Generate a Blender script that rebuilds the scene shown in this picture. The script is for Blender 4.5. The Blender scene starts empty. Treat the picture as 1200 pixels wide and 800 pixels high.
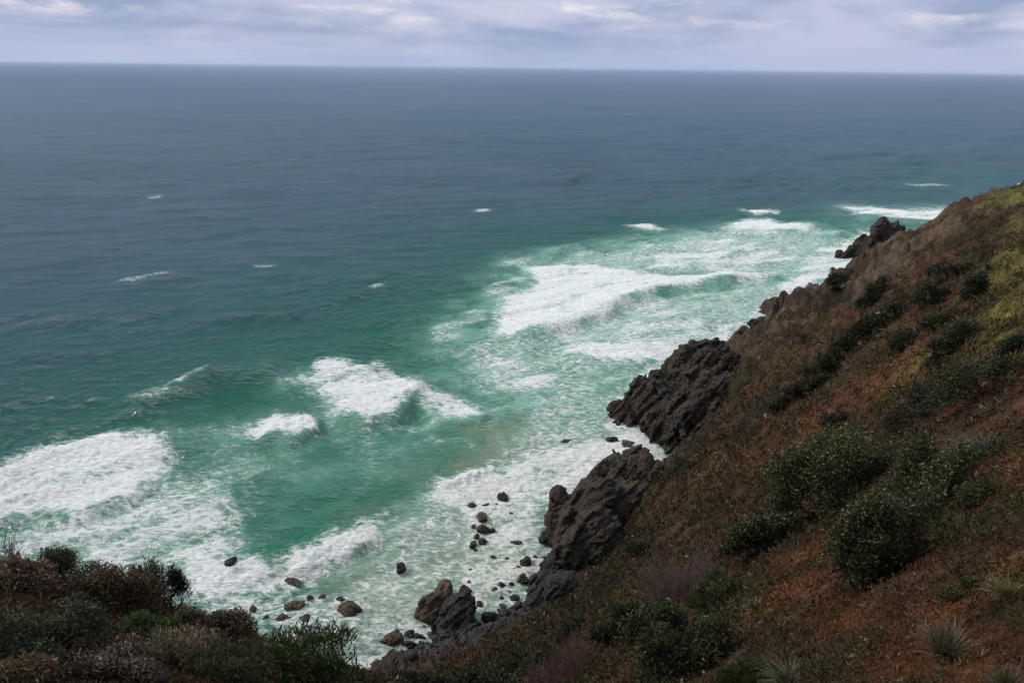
import bpy, bmesh, math
import numpy as np
from mathutils import Vector, Matrix

rng = np.random.default_rng(7)
scn = bpy.context.scene
COL = scn.collection
R = math.radians

# ------------------------------------------------------------------ camera
CAMZ = 80.0; PITCH = R(21.85); ROLL = R(0.72); F = 800.0
cf = np.array([0, math.cos(PITCH), -math.sin(PITCH)])
_r = np.array([1.0, 0, 0]); _u = np.array([0, math.sin(PITCH), math.cos(PITCH)])
cr = _r * math.cos(ROLL) + _u * math.sin(ROLL)
cu = -_r * math.sin(ROLL) + _u * math.cos(ROLL)

cam_d = bpy.data.cameras.new('camera'); cam = bpy.data.objects.new('camera', cam_d); COL.objects.link(cam)
cam_d.sensor_width = 36; cam_d.lens = 24.0; cam_d.clip_start = 0.1; cam_d.clip_end = 200000
m = Matrix(((cr[0], cu[0], -cf[0], 0), (cr[1], cu[1], -cf[1], 0), (cr[2], cu[2], -cf[2], CAMZ), (0, 0, 0, 1)))
cam.matrix_world = m
scn.camera = cam

def ray(px, py):
    return cf + cr * (px - 600) / F - cu * (py - 400) / F
def P(px, py, t):                       # place seen in the photo, at depth t
    return np.array([0, 0, CAMZ]) + ray(px, py) * t
def S(px, py, z=0.0):                   # the same on the sea
    d = ray(px, py); t = (z - CAMZ) / d[2]
    return np.array([0, 0, CAMZ]) + d * t, t
def SP(poly):
    return np.array([S(a, b)[0][:2] for a, b in poly])

# ------------------------------------------------------------------ noise
_perm = np.random.default_rng(3).permutation(256).astype(np.int64); _perm = np.concatenate([_perm, _perm, _perm])
_g = np.random.default_rng(4).normal(size=(256, 3)); _g /= np.linalg.norm(_g, axis=1)[:, None]
def pn(p):
    p = np.asarray(p, float)
    i = np.floor(p).astype(np.int64); f = p - i; i &= 255
    u = f * f * f * (f * (f * 6 - 15) + 10)
    out = 0
    for a in (0, 1):
        wx = u[:, 0] if a else 1 - u[:, 0]
        ha = _perm[i[:, 0] + a]
        for b in (0, 1):
            wy = u[:, 1] if b else 1 - u[:, 1]
            hb = _perm[ha + i[:, 1] + b]
            for c in (0, 1):
                wz = u[:, 2] if c else 1 - u[:, 2]
                g = _g[_perm[hb + i[:, 2] + c]]
                dd = g[:, 0] * (f[:, 0] - a) + g[:, 1] * (f[:, 1] - b) + g[:, 2] * (f[:, 2] - c)
                out = out + wx * wy * wz * dd
    return out * 1.6
def fbm(p, oct=5, lac=2.03, gain=0.5):
    s = 0; a = 1; p = np.asarray(p, float).copy()
    for k in range(oct):
        s = s + a * pn(p); p = p * lac + 17.3; a *= gain
    return s
def ridged(p, oct=5, gain=0.5):
    s = 0; a = 1; p = np.asarray(p, float).copy()
    for k in range(oct):
        s = s + a * (1 - 2 * np.abs(pn(p))); p = p * 2.07 + 9.1; a *= gain
    return s
def facet(p, seed=0, jit=.9):
    """chiselled noise: every cell is a tilted plane, ledges where cells meet"""
    p = np.asarray(p, float); i0 = np.floor(p).astype(np.int64); best = np.full(len(p), 9e9); val = np.zeros(len(p))
    G = np.random.default_rng(100 + seed); ctr = G.uniform(.5 - jit / 2, .5 + jit / 2, (256, 3)); nm = G.normal(size=(256, 3)); nm /= np.linalg.norm(nm, axis=1)[:, None]; of = G.uniform(-.35, .35, 256)
    for a in (-1, 0, 1):
        for b in (-1, 0, 1):
            for c in (-1, 0, 1):
                ii = i0 + np.array([a, b, c]); h = _perm[_perm[_perm[ii[:, 0] & 255] + (ii[:, 1] & 255)] + (ii[:, 2] & 255)]
                d = p - ii - ctr[h]; dd = (d * d).sum(1); m_ = dd < best
                best = np.where(m_, dd, best); val = np.where(m_, (d * nm[h]).sum(1) * .8 + of[h], val)
    return val
def sstep(a, b, x):
    t = np.clip((x - a) / (b - a), 0, 1); return t * t * (3 - 2 * t)
def xyz(x, y, z=0, s=1.0, o=0.0):
    return np.stack([x * s + o, y * s + o * .7, np.zeros_like(x) + z * s + o * .3], 1)

# ------------------------------------------------------------------ mesh helpers
def new_mesh(name, V, Fq, n=4, smooth=True, cols=None, attrs=None):
    me = bpy.data.meshes.new(name)
    V = np.ascontiguousarray(V, dtype=np.float32); Fq = np.ascontiguousarray(Fq, dtype=np.int32)
    me.vertices.add(len(V)); me.vertices.foreach_set('co', V.ravel())
    nf = len(Fq)
    me.loops.add(nf * n); me.loops.foreach_set('vertex_index', Fq.ravel())
    me.polygons.add(nf); me.polygons.foreach_set('loop_start', np.arange(0, nf * n, n, dtype=np.int32))
    try: me.polygons.foreach_set('loop_total', np.full(nf, n, dtype=np.int32))
    except Exception: pass
    me.update(calc_edges=True)
    me.polygons.foreach_set('use_smooth', np.full(nf, smooth, dtype=bool))
    if cols is not None:
        a = me.attributes.new('tint', 'FLOAT_COLOR', 'POINT')
        c = np.ones((len(V), 4), np.float32); c[:, :3] = cols; a.data.foreach_set('color', c.ravel())
    for k, v in (attrs or {}).items():
        a = me.attributes.new(k, 'FLOAT', 'POINT'); a.data.foreach_set('value', np.ascontiguousarray(v, dtype=np.float32))
    return me
def link(name, me, mat=None, parent=None, loc=None):
    o = bpy.data.objects.new(name, me); COL.objects.link(o)
    if mat is not None: me.materials.append(mat)
    if parent is not None: o.parent = parent
    if loc is not None: o.location = loc
    return o
def tag(o, label=None, cat=None, group=None, kind=None):
    if label: o['label'] = label
    if cat: o['category'] = cat
    if group: o['group'] = group
    if kind: o['kind'] = kind
    return o
def grid_faces(nr, nc):
    i = np.arange(nr - 1)[:, None] * nc + np.arange(nc - 1)[None, :]
    return np.stack([i, i + 1, i + nc + 1, i + nc], -1).reshape(-1, 4)

# ------------------------------------------------------------------ materials
class NT:
    def __init__(s, name):
        s.m = bpy.data.materials.new(name); s.m.use_nodes = True; s.t = s.m.node_tree; s.t.nodes.clear()
        s.out = s.t.nodes.new('ShaderNodeOutputMaterial')
    def n(s, typ, _in=None, **kw):
        nd = s.t.nodes.new(typ)
        for k, v in kw.items(): setattr(nd, k, v)
        for k, v in (_in or {}).items(): s.set(nd.inputs[k], v)
        return nd
    def set(s, sock, v):
        if isinstance(v, bpy.types.NodeSocket): s.t.links.new(v, sock)
        else: sock.default_value = v
    def math(s, op, a, b=0.0, c=0.0, clamp=False):
        nd = s.t.nodes.new('ShaderNodeMath'); nd.operation = op; nd.use_clamp = clamp
        s.set(nd.inputs[0], a); s.set(nd.inputs[1], b); s.set(nd.inputs[2], c); return nd.outputs[0]
    def mix(s, f, a, b, mode='MIX'):
        nd = s.t.nodes.new('ShaderNodeMix'); nd.data_type = 'RGBA'; nd.blend_type = mode
        s.set(nd.inputs[0], f); s.set(nd.inputs[6], a); s.set(nd.inputs[7], b); return nd.outputs[2]
    def ramp(s, f, lo, hi, a=0.0, b=1.0, smooth=True):
        nd = s.t.nodes.new('ShaderNodeMapRange'); nd.interpolation_type = 'SMOOTHSTEP' if smooth else 'LINEAR'
        s.set(nd.inputs[0], f); s.set(nd.inputs[1], lo); s.set(nd.inputs[2], hi); s.set(nd.inputs[3], a); s.set(nd.inputs[4], b)
        return nd.outputs[0]
    def attr(s, name): return s.n('ShaderNodeAttribute', attribute_name=name)
    def noise(s, vec, scale, detail=4, rough=0.55, dist=0.0):
        return s.n('ShaderNodeTexNoise', {'Vector': vec, 'Scale': scale, 'Detail': detail, 'Roughness': rough, 'Distortion': dist}).outputs[0]
    def pos(s): return s.n('ShaderNodeNewGeometry').outputs['Position']
    def scalev(s, v, sc, rot=0.0):
        return s.n('ShaderNodeMapping', {'Vector': v, 'Scale': sc, 'Rotation': (0, 0, rot)}).outputs[0]
def c4(c): return (c[0], c[1], c[2], 1)

def leaf_mat(name, rough=0.6, trans=0.25, spec=0.3):
    k = NT(name); a = k.attr('tint').outputs['Color']
    p = k.n('ShaderNodeBsdfPrincipled', {'Base Color': a, 'Roughness': rough, 'Specular IOR Level': spec})
    if trans < .2:
        k.t.links.new(p.outputs[0], k.out.inputs[0]); return k.m
    tr = k.n('ShaderNodeBsdfTranslucent', {'Color': a})
    mx = k.n('ShaderNodeMixShader', {0: trans, 1: p.outputs[0], 2: tr.outputs[0]})
    k.t.links.new(mx.outputs[0], k.out.inputs[0]); return k.m
def solid_mat(name, col, rough=0.85):
    k = NT(name); n = k.noise(k.pos(), 9.0, 4)
    c = k.mix(n, c4([x * .6 for x in col]), c4([x * 1.4 for x in col]))
    p = k.n('ShaderNodeBsdfPrincipled', {'Base Color': c, 'Roughness': rough, 'Specular IOR Level': .2})
    k.t.links.new(p.outputs[0], k.out.inputs[0]); return k.m

def rock_mat(name, ca, cb, cc, scale=1.0, bumpd=0.25, wet=1.2):
    k = NT(name); pos = k.pos()
    n1 = k.noise(pos, 0.35 * scale, 6, .6); n2 = k.noise(pos, 2.2 * scale, 6, .65)
    st = k.scalev(pos, (.5, .5, 2.2), 0.4); st2 = k.noise(k.n('ShaderNodeMapping', {'Vector': pos, 'Rotation': (1.0, .5, .6), 'Scale': (.5, .5, 3.2)}).outputs[0], 0.8 * scale, 6, .6)
    vor = k.n('ShaderNodeTexVoronoi', {'Vector': k.n('ShaderNodeMapping', {'Vector': pos, 'Rotation': (1.0, .5, .6), 'Scale': (.6, 1, 2.0)}).outputs[0], 'Scale': .55 * scale}, feature='DISTANCE_TO_EDGE').outputs[0]
    crack = k.ramp(vor, 0.0, 0.09)
    c = k.mix(k.ramp(n1, .35, .65), c4(ca), c4(cb))
    c = k.mix(k.ramp(n2, .48, .72, 0, .8), c, c4(cc))
    c = k.mix(k.ramp(st2, .4, .6, .35, 0), c, c4([x * .35 for x in ca]))
    c = k.mix(k.math('SUBTRACT', 0.6, k.math('MULTIPLY', crack, .6)), c, (.006, .006, .006, 1))
    z = k.n('ShaderNodeSeparateXYZ', {0: pos}).outputs[2]
    w = k.ramp(k.math('ADD', z, k.math('MULTIPLY', n2, 1.0)), wet, wet + 1.4, 1.0, 0.0)
    c = k.mix(k.math('MULTIPLY', w, .55), c, (.008, .008, .008, 1))
    h = k.math('ADD', k.math('MULTIPLY', n2, .6), k.math('ADD', k.math('MULTIPLY', crack, .25), st2))
    b = k.n('ShaderNodeBump', {'Height': h, 'Distance': bumpd, 'Strength': .8})
    p = k.n('ShaderNodeBsdfPrincipled', {'Base Color': c, 'Roughness': k.ramp(w, 0, 1, .85, .45), 'Specular IOR Level': .3, 'Normal': b.outputs[0]})
    k.t.links.new(p.outputs[0], k.out.inputs[0]); return k.m

M_rock = rock_mat('dark_sea_rock', (.019, .014, .010), (.036, .027, .018), (.080, .055, .033))
M_black = rock_mat('black_sea_rock', (.018, .017, .017), (.030, .028, .027), (.05, .044, .038))
M_brown = rock_mat('brown_sea_rock', (.050, .036, .022), (.075, .055, .035), (.11, .08, .05), 1.2, .15, .6)
M_grey = rock_mat('grey_sea_rock', (.05, .05, .055), (.08, .08, .085), (.11, .105, .10))
M_pale = rock_mat('pale_lichened_rock', (.12, .095, .075), (.20, .165, .14), (.30, .26, .22), 5.0, .05, -50)
M_leaf = leaf_mat('leaves'); M_dry = leaf_mat('dry_leaves', .85, .15, .1); M_twig = leaf_mat('twigs', .9, 0.02, .1)
M_bark = solid_mat('bark', (.05, .038, .03))

# ------------------------------------------------------------------ hillside height field
ctl = [  # px, py, depth
 (0, 665, 12), (60, 665, 13.5), (120, 680, 14.0), (200, 705, 14), (260, 735, 13.5), (330, 770, 12.5), (400, 800, 11.5), (0, 800, 7), (150, 800, 8), (300, 800, 9),
 (700, 800, 24), (780, 800, 17), (900, 800, 11.5), (1000, 800, 9.3), (1100, 800, 8), (1200, 800, 7), (1200, 720, 8.6), (1200, 650, 10.6), (1200, 550, 14.5), (1200, 500, 18), (1200, 440, 24),
 (1200, 400, 32), (1200, 350, 52), (1200, 300, 95), (1200, 260, 170), (1200, 225, 262), (1100, 720, 10.2), (1000, 750, 11.5), (1000, 660, 16), (1000, 600, 24), (1000, 500, 58), (1100, 600, 16), (1100, 520, 24), (1100, 450, 40), (1100, 400, 70), (1100, 350, 120), (1100, 300, 190),
 (900, 700, 18), (900, 600, 44), (900, 520, 85), (900, 470, 118), (1000, 400, 128), (1000, 440, 95), (900, 420, 152),
 (1050, 330, 200), (1150, 235, 258), (1120, 258, 250), (1080, 285, 244), (1040, 312, 240), (950, 345, 232), (1000, 340, 222), (960, 380, 180), (900, 385, 195), (930, 372, 210),
 (850, 520, 118), (850, 600, 58), (850, 680, 28), (800, 600, 74), (800, 560, 105), (800, 700, 32), (760, 620, 92), (740, 660, 78), (700, 680, 85), (700, 740, 45), (660, 720, 72), (640, 780, 50), (780, 560, 128), (740, 600, 118), (868, 402, 190), (905, 382, 204), (880, 425, 165), (850, 455, 150)]
pts = [P(*c) for c in ctl]
shore = [(440, 790), (500, 775), (560, 745), (600, 728), (640, 700), (655, 660), (668, 630), (715, 590), (765, 550), (802, 514), (830, 470), (870, 420), (905, 388), (945, 356), (1000, 316), (1060, 285), (1110, 262), (1150, 240)]
spts = [S(a, b)[0] for a, b in shore]
pts += spts
sw = [(-40, 60, 0), (-70, 52, 0), (-110, 50, 0), (-170, 60, 0), (420, 520, 0), (520, 600, 0)]
sea = [(-22, 86, -7), (-60, 80, -8), (-120, 80, -8), (-4, 100, -6), (2, 125, -7), (18, 165, -8), (50, 215, -8), (90, 262, -9), (140, 312, -9), (230, 420, -9), (0, 200, -14), (-100, 150, -14), (100, 400, -16), (350, 560, -10)]
sea += [(-200, 200, -14), (-300, 300, -20), (-250, 110, -12), (-400, 500, -25), (-500, 200, -20), (0, 500, -25), (-330, 60, -8)]
land = [(0, 0, 78.2), (0, -6, 80), (-12, 0, 78), (12, -4, 80.5), (25, 0, 80), (-30, 0, 72), (40, 20, 76), (70, 40, 72), (120, 90, 60), (200, 150, 50), (250, 220, 46), (330, 330, 38), (280, 300, 38), (-60, 10, 60), (-20, 14, 58), (-8, 24, 47), (-25, 35, 30), (-60, 30, 30), (-4, 40, 34), (-120, 20, 40), (3, 3, 76.2), (-3, 3, 76)]
pts += [np.array(p, float) for p in sw + sea + land]
pts = np.array(pts)
_c = pts[:, :2] / 100.0
def _phi(r2): return np.where(r2 > 1e-12, .5 * r2 * np.log(np.maximum(r2, 1e-12)), 0)
_n = len(pts)
_A = np.zeros((_n + 3, _n + 3)); _d2 = ((_c[:, None] - _c[None]) ** 2).sum(-1)
_A[:_n, :_n] = _phi(_d2) + np.eye(_n) * 2e-4
_A[:_n, _n] = 1; _A[:_n, _n + 1:] = _c; _A[_n, :_n] = 1; _A[_n + 1:, :_n] = _c.T
_w = np.linalg.solve(_A, np.concatenate([pts[:, 2], [0, 0, 0]]))
def tps(x, y):
    out = np.empty(len(x)); q = np.stack([x, y], 1) / 100.0
    for s in range(0, len(x), 60000):
        b = q[s:s + 60000]
        r2 = ((b[:, 0:1] - _c[None, :, 0]) ** 2 + (b[:, 1:2] - _c[None, :, 1]) ** 2)
        out[s:s + 60000] = _phi(r2) @ _w[:_n] + _w[_n] + b @ _w[_n + 1:]
    return out
def Rz_(a): c, s = math.cos(a), math.sin(a); return np.array([[c, -s, 0], [s, c, 0], [0, 0, 1]])
def Rx_(a): c, s = math.cos(a), math.sin(a); return np.array([[1, 0, 0], [0, c, -s], [0, s, c]])
def height(x, y, fine=True):
    z = tps(x, y); m_ = z > -5
    if fine and len(x) > 2000 and not m_.all():
        out = z.copy(); out[m_] = height(x[m_], y[m_]) if m_.any() else 0; return out
    r = np.hypot(x, y)
    q = xyz(x, y, 0)
    amp = np.clip(r * .016, 0.1, 2.6) * sstep(2, 8, r)
    z = z + amp * fbm(q * .045 + 3, 2) * 1.3
    if fine:
        a2 = np.clip(r * .008, .08, 1.0) * (1 + .8 * sstep(20, 40, r))
        z = z + a2 * (fbm(q * .22 + 9, 4)) * 1.2 + np.clip(r * .004, .05, .35) * fbm(q * .9 + 5, 3)
        u_ = x * .64 + y * .77; v_ = x * .77 - y * .64
        z = z + sstep(90, 170, r) * sstep(1, 10, z) * (ridged(np.stack([u_ * .045, v_ * .016, u_ * 0 + 3], 1), 3, .45) - .45) * 2.6
        gw = u_ + 5 * fbm(q * .05 + 120, 2)
        z = z + sstep(22, 60, r) * sstep(2, 12, z) * (ridged(np.stack([gw * .075, v_ * .02, u_ * 0 + 8], 1), 4, .5) - .5) * 1.5 * np.clip(r / 90, .35, 1.2)
        rocky = sstep(14, 3, z) * sstep(20, 60, r)
        qq = np.stack([x, y, z], 1) @ (Rz_(.6) @ Rx_(.9)).T
        z = z + sstep(-1, 2.5, z) * sstep(330, 270, r) * (rocky * .9 + .9 * sstep(110, 170, r) * sstep(.0, .5, fbm(q * .05 + 70, 3)) ) * (facet(qq * np.array([.16, .16, .3]), 1) * 2.2 + facet(qq * np.array([.5, .5, .8]), 2) * .8)
        z = z + rocky * (ridged(np.stack([x * .16 + y * .05, y * .13 - x * .04, z * .05], 1), 5) - .6) * 2.0
        cl = sstep(150, 220, r) * sstep(60, 20, z) * sstep(-1, 4, z) * sstep(340, 280, r)
        z = z + cl * (ridged(np.stack([x * .05 + y * .03, y * .07 - x * .05, z * .02], 1) + 4, 5, .55) - .5) * 3.0
    return z
def hit(px, py, t0=3.0, t1=520.0):
    t = np.exp(np.linspace(math.log(t0), math.log(t1), 900))
    p = np.array([0, 0, CAMZ])[None] + ray(px, py)[None] * t[:, None]
    h = height(p[:, 0], p[:, 1]); b = np.nonzero(p[:, 2] < np.maximum(h, 0))[0]
    i = b[0] if len(b) else len(t) - 1
    return np.array([p[i, 0], p[i, 1], max(h[i], 0)]), t[i]

NR, NC = 760, 900
rr = np.exp(np.linspace(math.log(1.0), math.log(620), NR))
az = np.concatenate([np.linspace(-85, -46, 60)[:-1], np.linspace(-46, 50, NC - 119), np.linspace(50, 88, 61)[1:]]); NC = len(az); az = np.radians(az)
RR, AZ = np.meshgrid(rr, az, indexing='ij')
TX = (RR * np.sin(AZ)).ravel(); TY = (RR * np.cos(AZ)).ravel(); TZ = height(TX, TY)
# ground tints
RUST = np.array((.135, .056, .028)); BRN = np.array((.062, .037, .023)); YEL = np.array((.125, .113, .038)); GRN = np.array((.052, .062, .018))
TAN = np.array((.16, .12, .08)); ROCK = np.array((.050, .042, .035)); RED = np.array((.125, .045, .03)); DRK = np.array((.026, .019, .013))
paints = [(862, 440, 34, np.array((.022, .019, .015)), 1), (885, 400, 26, np.array((.028, .023, .018)), .9), (930, 372, 26, np.array((.034, .028, .022)), .8), (985, 345, 24, np.array((.045, .036, .028)), .7), (1040, 318, 24, ROCK, .6), (770, 625, 50, DRK * 1.2, .8), (710, 665, 44, DRK, .9), (830, 600, 30, DRK * 1.3, .6), (1185, 225, 26, np.array((.10, .125, .035)), .9), (1195, 330, 26, np.array((.07, .10, .025)), .8), (1120, 415, 24, np.array((.07, .09, .025)), .6), (1195, 345, 45, YEL, .9), (1130, 385, 36, YEL * .8, .7), (1195, 265, 30, YEL * .7 + GRN * .3, .8), (1090, 440, 30, YEL * .6 + RUST * .3, .6), (680, 705, 60, DRK, 1), (740, 655, 40, DRK, .9), (600, 785, 70, DRK, 1), (800, 570, 22, DRK, .6), (880, 640, 40, DRK, .6), (1010, 640, 60, DRK, .6), (1110, 395, 40, YEL * .8, .8), (1060, 425, 34, YEL * .55 + RUST * .3, .7), (1185, 300, 34, YEL, .9), (1150, 330, 24, YEL * .8, .7), (1190, 395, 40, YEL * .8, .7), (1020, 450, 30, RUST * .8, .6), (940, 520, 40, RUST * .7, .6), (850, 560, 40, RUST * .6, .6), (1090, 730, 60, RUST * .9, .7), (1180, 600, 40, YEL * .5, .6), (1160, 385, 55, YEL, .9), (1185, 320, 40, YEL, .9), (1190, 228, 28, YEL * 1.3, 1), (1175, 238, 22, GRN * 2, .6), (1100, 425, 40, YEL * .7 + RUST * .4, .7), (1060, 405, 30, TAN * .7, .6), (1150, 365, 30, GRN * 1.3, .6),
  (1160, 455, 45, RED, .7), (1150, 430, 30, BRN, .6), (960, 640, 50, RUST, .8), (920, 690, 60, RUST, .8), (1010, 700, 60, RUST * .8, .8), (1060, 680, 40, BRN, .8), (1160, 560, 40, RUST * .8 + GRN * .3, .7),
  (1180, 500, 40, RED, .7), (1110, 620, 30, GRN * .6 + BRN * .5, .6), (1150, 650, 50, BRN, .6), (1100, 780, 60, RUST * .7, .8), (870, 520, 60, BRN * 1.1 + RUST * .25, .8), (1000, 460, 50, RUST * .6 + BRN * .5, .8), (1020, 380, 40, BRN, .7),
  (950, 400, 50, BRN * 1.1, .8), (780, 600, 50, BRN * 1.1, .8), (700, 700, 50, DRK * 1.3, .8), (620, 760, 60, DRK, 1), (650, 735, 40, DRK, 1), (720, 680, 30, DRK, .6), (790, 640, 30, DRK, .5), (840, 580, 26, DRK, .6), (900, 560, 30, BRN, .6), (990, 430, 30, DRK, .4), (1080, 470, 26, DRK, .6), (1120, 250, 40, TAN * .6, .8), (1080, 300, 40, BRN, .6), (1190, 350, 25, YEL, .8), (850, 700, 40, BRN, .7), (40, 780, 60, RUST * .6, .7), (220, 760, 80, BRN * 1.2, .6)]
def ground_tint(x, y, z):
    q = xyz(x, y, z); r = np.hypot(x, y)
    n1 = fbm(q * .06, 4); n2 = fbm(q * .35 + 7, 4); n3 = fbm(q * 1.6 + 3, 3)
    c = BRN[None] * np.ones((len(x), 1))
    w = (sstep(.1, .7, n2) * .6)[:, None]; c = c * (1 - w) + (RUST * .9)[None] * w
    w = (sstep(.15, .8, fbm(q * .18 + 21, 3)) * .5)[:, None]; c = c * (1 - w) + GRN[None] * .8 * w
    w = (sstep(.0, .7, -n1) * .6)[:, None]; c = c * (1 - w) + DRK[None] * w
    for px, py, rad, col, s in paints:
        c0, t = PH[(px, py)]
        d = np.sqrt((x - c0[0]) ** 2 + (y - c0[1]) ** 2 + (z - c0[2]) ** 2 * .5) / (rad * t / F * 1.5)
        w = (sstep(1.25, .35, d + n2 * .35) * s)[:, None]
        c = c * (1 - w) + col[None] * w
    w = (sstep(.1, .55, fbm(q * .55 + 33, 3)) * .45)[:, None]; c = c * (1 - w) + DRK[None] * w
    w = (sstep(.25, .6, fbm(q * .75 + 44, 3)) * .5)[:, None]; c = c * (1 - w) + TAN[None] * .55 * w
    OL = np.array((.050, .046, .018))
    w = (sstep(.0, .5, fbm(q * .14 + 71, 4)) * .55 * sstep(60, 120, r))[:, None]; c = c * (1 - w) + OL[None] * w
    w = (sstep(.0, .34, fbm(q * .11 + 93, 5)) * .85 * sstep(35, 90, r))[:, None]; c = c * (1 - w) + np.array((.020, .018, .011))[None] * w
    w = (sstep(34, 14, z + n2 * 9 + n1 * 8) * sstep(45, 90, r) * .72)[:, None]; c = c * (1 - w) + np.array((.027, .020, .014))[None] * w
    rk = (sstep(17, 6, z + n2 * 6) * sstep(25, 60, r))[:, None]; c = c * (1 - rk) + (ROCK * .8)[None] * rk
    cl = (sstep(130, 200, r) * sstep(42, 26, z) * sstep(-.25, .35, n1 + .5 * n2))[:, None] * .75
    c = c * (1 - cl) + (ROCK * .9 + TAN * .28)[None] * cl
    return c * (1 + .5 * n3)[:, None].clip(.4, 1.8) * np.array([1.08, 1.0, .93])[None]
PH = {(a, b): hit(a, b) for a, b, *_ in paints}
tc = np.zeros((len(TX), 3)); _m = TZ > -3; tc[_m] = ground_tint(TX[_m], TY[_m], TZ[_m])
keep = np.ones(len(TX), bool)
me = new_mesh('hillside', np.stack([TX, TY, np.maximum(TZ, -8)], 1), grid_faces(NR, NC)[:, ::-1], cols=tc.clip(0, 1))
k = NT('hillside_soil'); pos = k.pos(); a = k.attr('tint').outputs['Color']
n2 = k.noise(pos, 3.0, 8, .7); n3 = k.noise(pos, .8, 6, .65)
c = k.mix(k.ramp(n2, .3, .7), k.mix(1.0, a, (.45, .45, .45, 1), 'MULTIPLY'), k.mix(1.0, a, (1.5, 1.45, 1.4, 1), 'MULTIPLY'))
b = k.n('ShaderNodeBump', {'Height': k.math('ADD', n2, n3), 'Distance': .5, 'Strength': .9})
p = k.n('ShaderNodeBsdfPrincipled', {'Base Color': c, 'Roughness': .95, 'Specular IOR Level': .1, 'Normal': b.outputs[0]})
k.t.links.new(p.outputs[0], k.out.inputs[0]); M_soil = k.m
hill = tag(link('hillside', me, M_soil), kind='structure')

# ------------------------------------------------------------------ rocks
def ico(sub):
    bm = bmesh.new(); bmesh.ops.create_icosphere(bm, subdivisions=sub, radius=1.0)
    V = np.array([v.co[:] for v in bm.verts]); Fc = np.array([[v.index for v in f.verts] for f in bm.faces]); bm.free(); return V, Fc
ICO = {s: ico(s) for s in (3, 4, 5)}
def rotm(g):
    q = g.normal(size=4); q /= np.linalg.norm(q); w, x, y, z = q
    return np.array([[1 - 2 * (y * y + z * z), 2 * (x * y - z * w), 2 * (x * z + y * w)], [2 * (x * y + z * w), 1 - 2 * (x * x + z * z), 2 * (y * z - x * w)], [2 * (x * z - y * w), 2 * (y * z + x * w), 1 - 2 * (x * x + y * y)]])
def block(seed, size, sub=4, planes=13, rot=None, rough=.06):
    g = np.random.default_rng(seed); V, Fc = ICO[sub]
    N = g.normal(size=(planes, 3)); N /= np.linalg.norm(N, axis=1)[:, None]; o = g.uniform(.55, .95, planes)
    dn = V @ N.T; rr_ = np.where(dn > .08, o[None] / np.maximum(dn, .08), 9)
    kk = 34.0; r_ = -np.log(np.exp(-kk * np.minimum(rr_, 1.25)).sum(1) + np.exp(-kk * 1.15)) / kk
    Q = V * r_[:, None]
    Q = Q + V * (facet(Q * 2.3 + seed * .37, 3) * rough * 1.3)[:, None]
    Q = Q + V * (fbm(Q * 2.2 + seed * 1.7, 5) * rough + (ridged(Q * 1.6 + seed, 3) - .6) * rough * .6)[:, None]
    Q = Q * np.array(size)[None]
    if rot is not None: Q = Q @ rot.T
    return Q, Fc
def Rz(a): c, s = math.cos(a), math.sin(a); return np.array([[c, -s, 0], [s, c, 0], [0, 0, 1]])
def Ry(a): c, s = math.cos(a), math.sin(a); return np.array([[c, 0, s], [0, 1, 0], [-s, 0, c]])
def Rx(a): c, s = math.cos(a), math.sin(a); return np.array([[1, 0, 0], [0, c, -s], [0, s, c]])

boulder_spots = []     # x, y, radius for the foam round them
def boulder(px, py, w, h, mat, label, z=0.0, sink=.35, group=None, seed=None, cat='boulder', name='boulder'):
    p, t = S(px, py, z + .3)
    seed = seed if seed is not None else int(px * 7 + py * 13)
    g = np.random.default_rng(seed)
    wm = w * t / F / 2; hm = h * t / F / 2
    rx = wm * 1.12; rz = min(rx, hm * 1.25) * g.uniform(.85, 1.05) ; ry = max(hm * 1.15 , rx * .55)
    Q, Fc = block(seed, (rx, ry, rz), 4, int(g.integers(8, 12)), Rz(g.uniform(-.4, .4)) @ Ry(g.uniform(-.3, .3)), .13)
    base = Q[:, 2].min()
    me = new_mesh(name, Q, Fc, 3, False)
    p = p + np.array([0, ry * .15, 0])
    o = link(name, me, mat, loc=(p[0], p[1], z + rz * (1 - 2 * sink)))
    tag(o, label, cat, group)
    boulder_spots.append((p[0], p[1], max(rx, ry)))
    return o
B = boulder
B(346, 711, 19, 14, M_brown, 'rounded brown boulder in white foam, highest of the trio above the leafy green shrub')
B(332, 729, 21, 17, M_brown, 'brown split-topped boulder, left of the low pair just above the leafy shrub')
B(356, 728, 20, 13, M_brown, 'long tilted brown boulder, right of the low pair just above the leafy shrub')
B(312, 724, 12, 8, M_black, 'small dark wet boulder left of the split-topped brown boulder')
B(296, 714, 8, 13, M_black, 'narrow upright black boulder nearest the foreground scrub in the left foam')
B(399, 703, 14, 7, M_black, 'flat dark boulder awash above the reddish boulder')
B(374, 719, 12, 6, M_black, 'low dark sliver of rock just right of the long tilted brown boulder')
B(377, 699, 8, 6, M_black, 'tiny dark rock in foam between rounded brown boulder and flat awash one')
B(410, 718, 28, 16, M_brown, 'reddish boulder half hidden behind the top of the leafy green shrub')
B(469, 667, 12, 11, M_black, 'lone black boulder out in pale green water off the pointed rock')
B(342, 680, 18, 9, M_grey, 'grey rock washed by the foam edge above the brown boulders', sink=.7)
B(271, 659, 14, 11, M_black, 'lone dark rock poking from the white foam at the left')
B(553, 593, 9, 7, M_black, 'small black rock at left end of the upper offshore row')
B(571, 592, 14, 6, M_grey, 'long low grey rock in the middle of the upper offshore row', sink=.6)
B(589, 585, 12, 11, M_black, 'twin-topped black rock at right end of the upper offshore row')
B(582, 591, 6, 4, M_black, 'tiny black stone touching the twin-topped offshore rock')
B(565, 608, 11, 14, M_brown, 'blocky brown rock in foam, upper of the stacked offshore pair')
B(566, 621, 12, 10, M_brown, 'squat brown rock in foam, lower of the stacked offshore pair')
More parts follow.
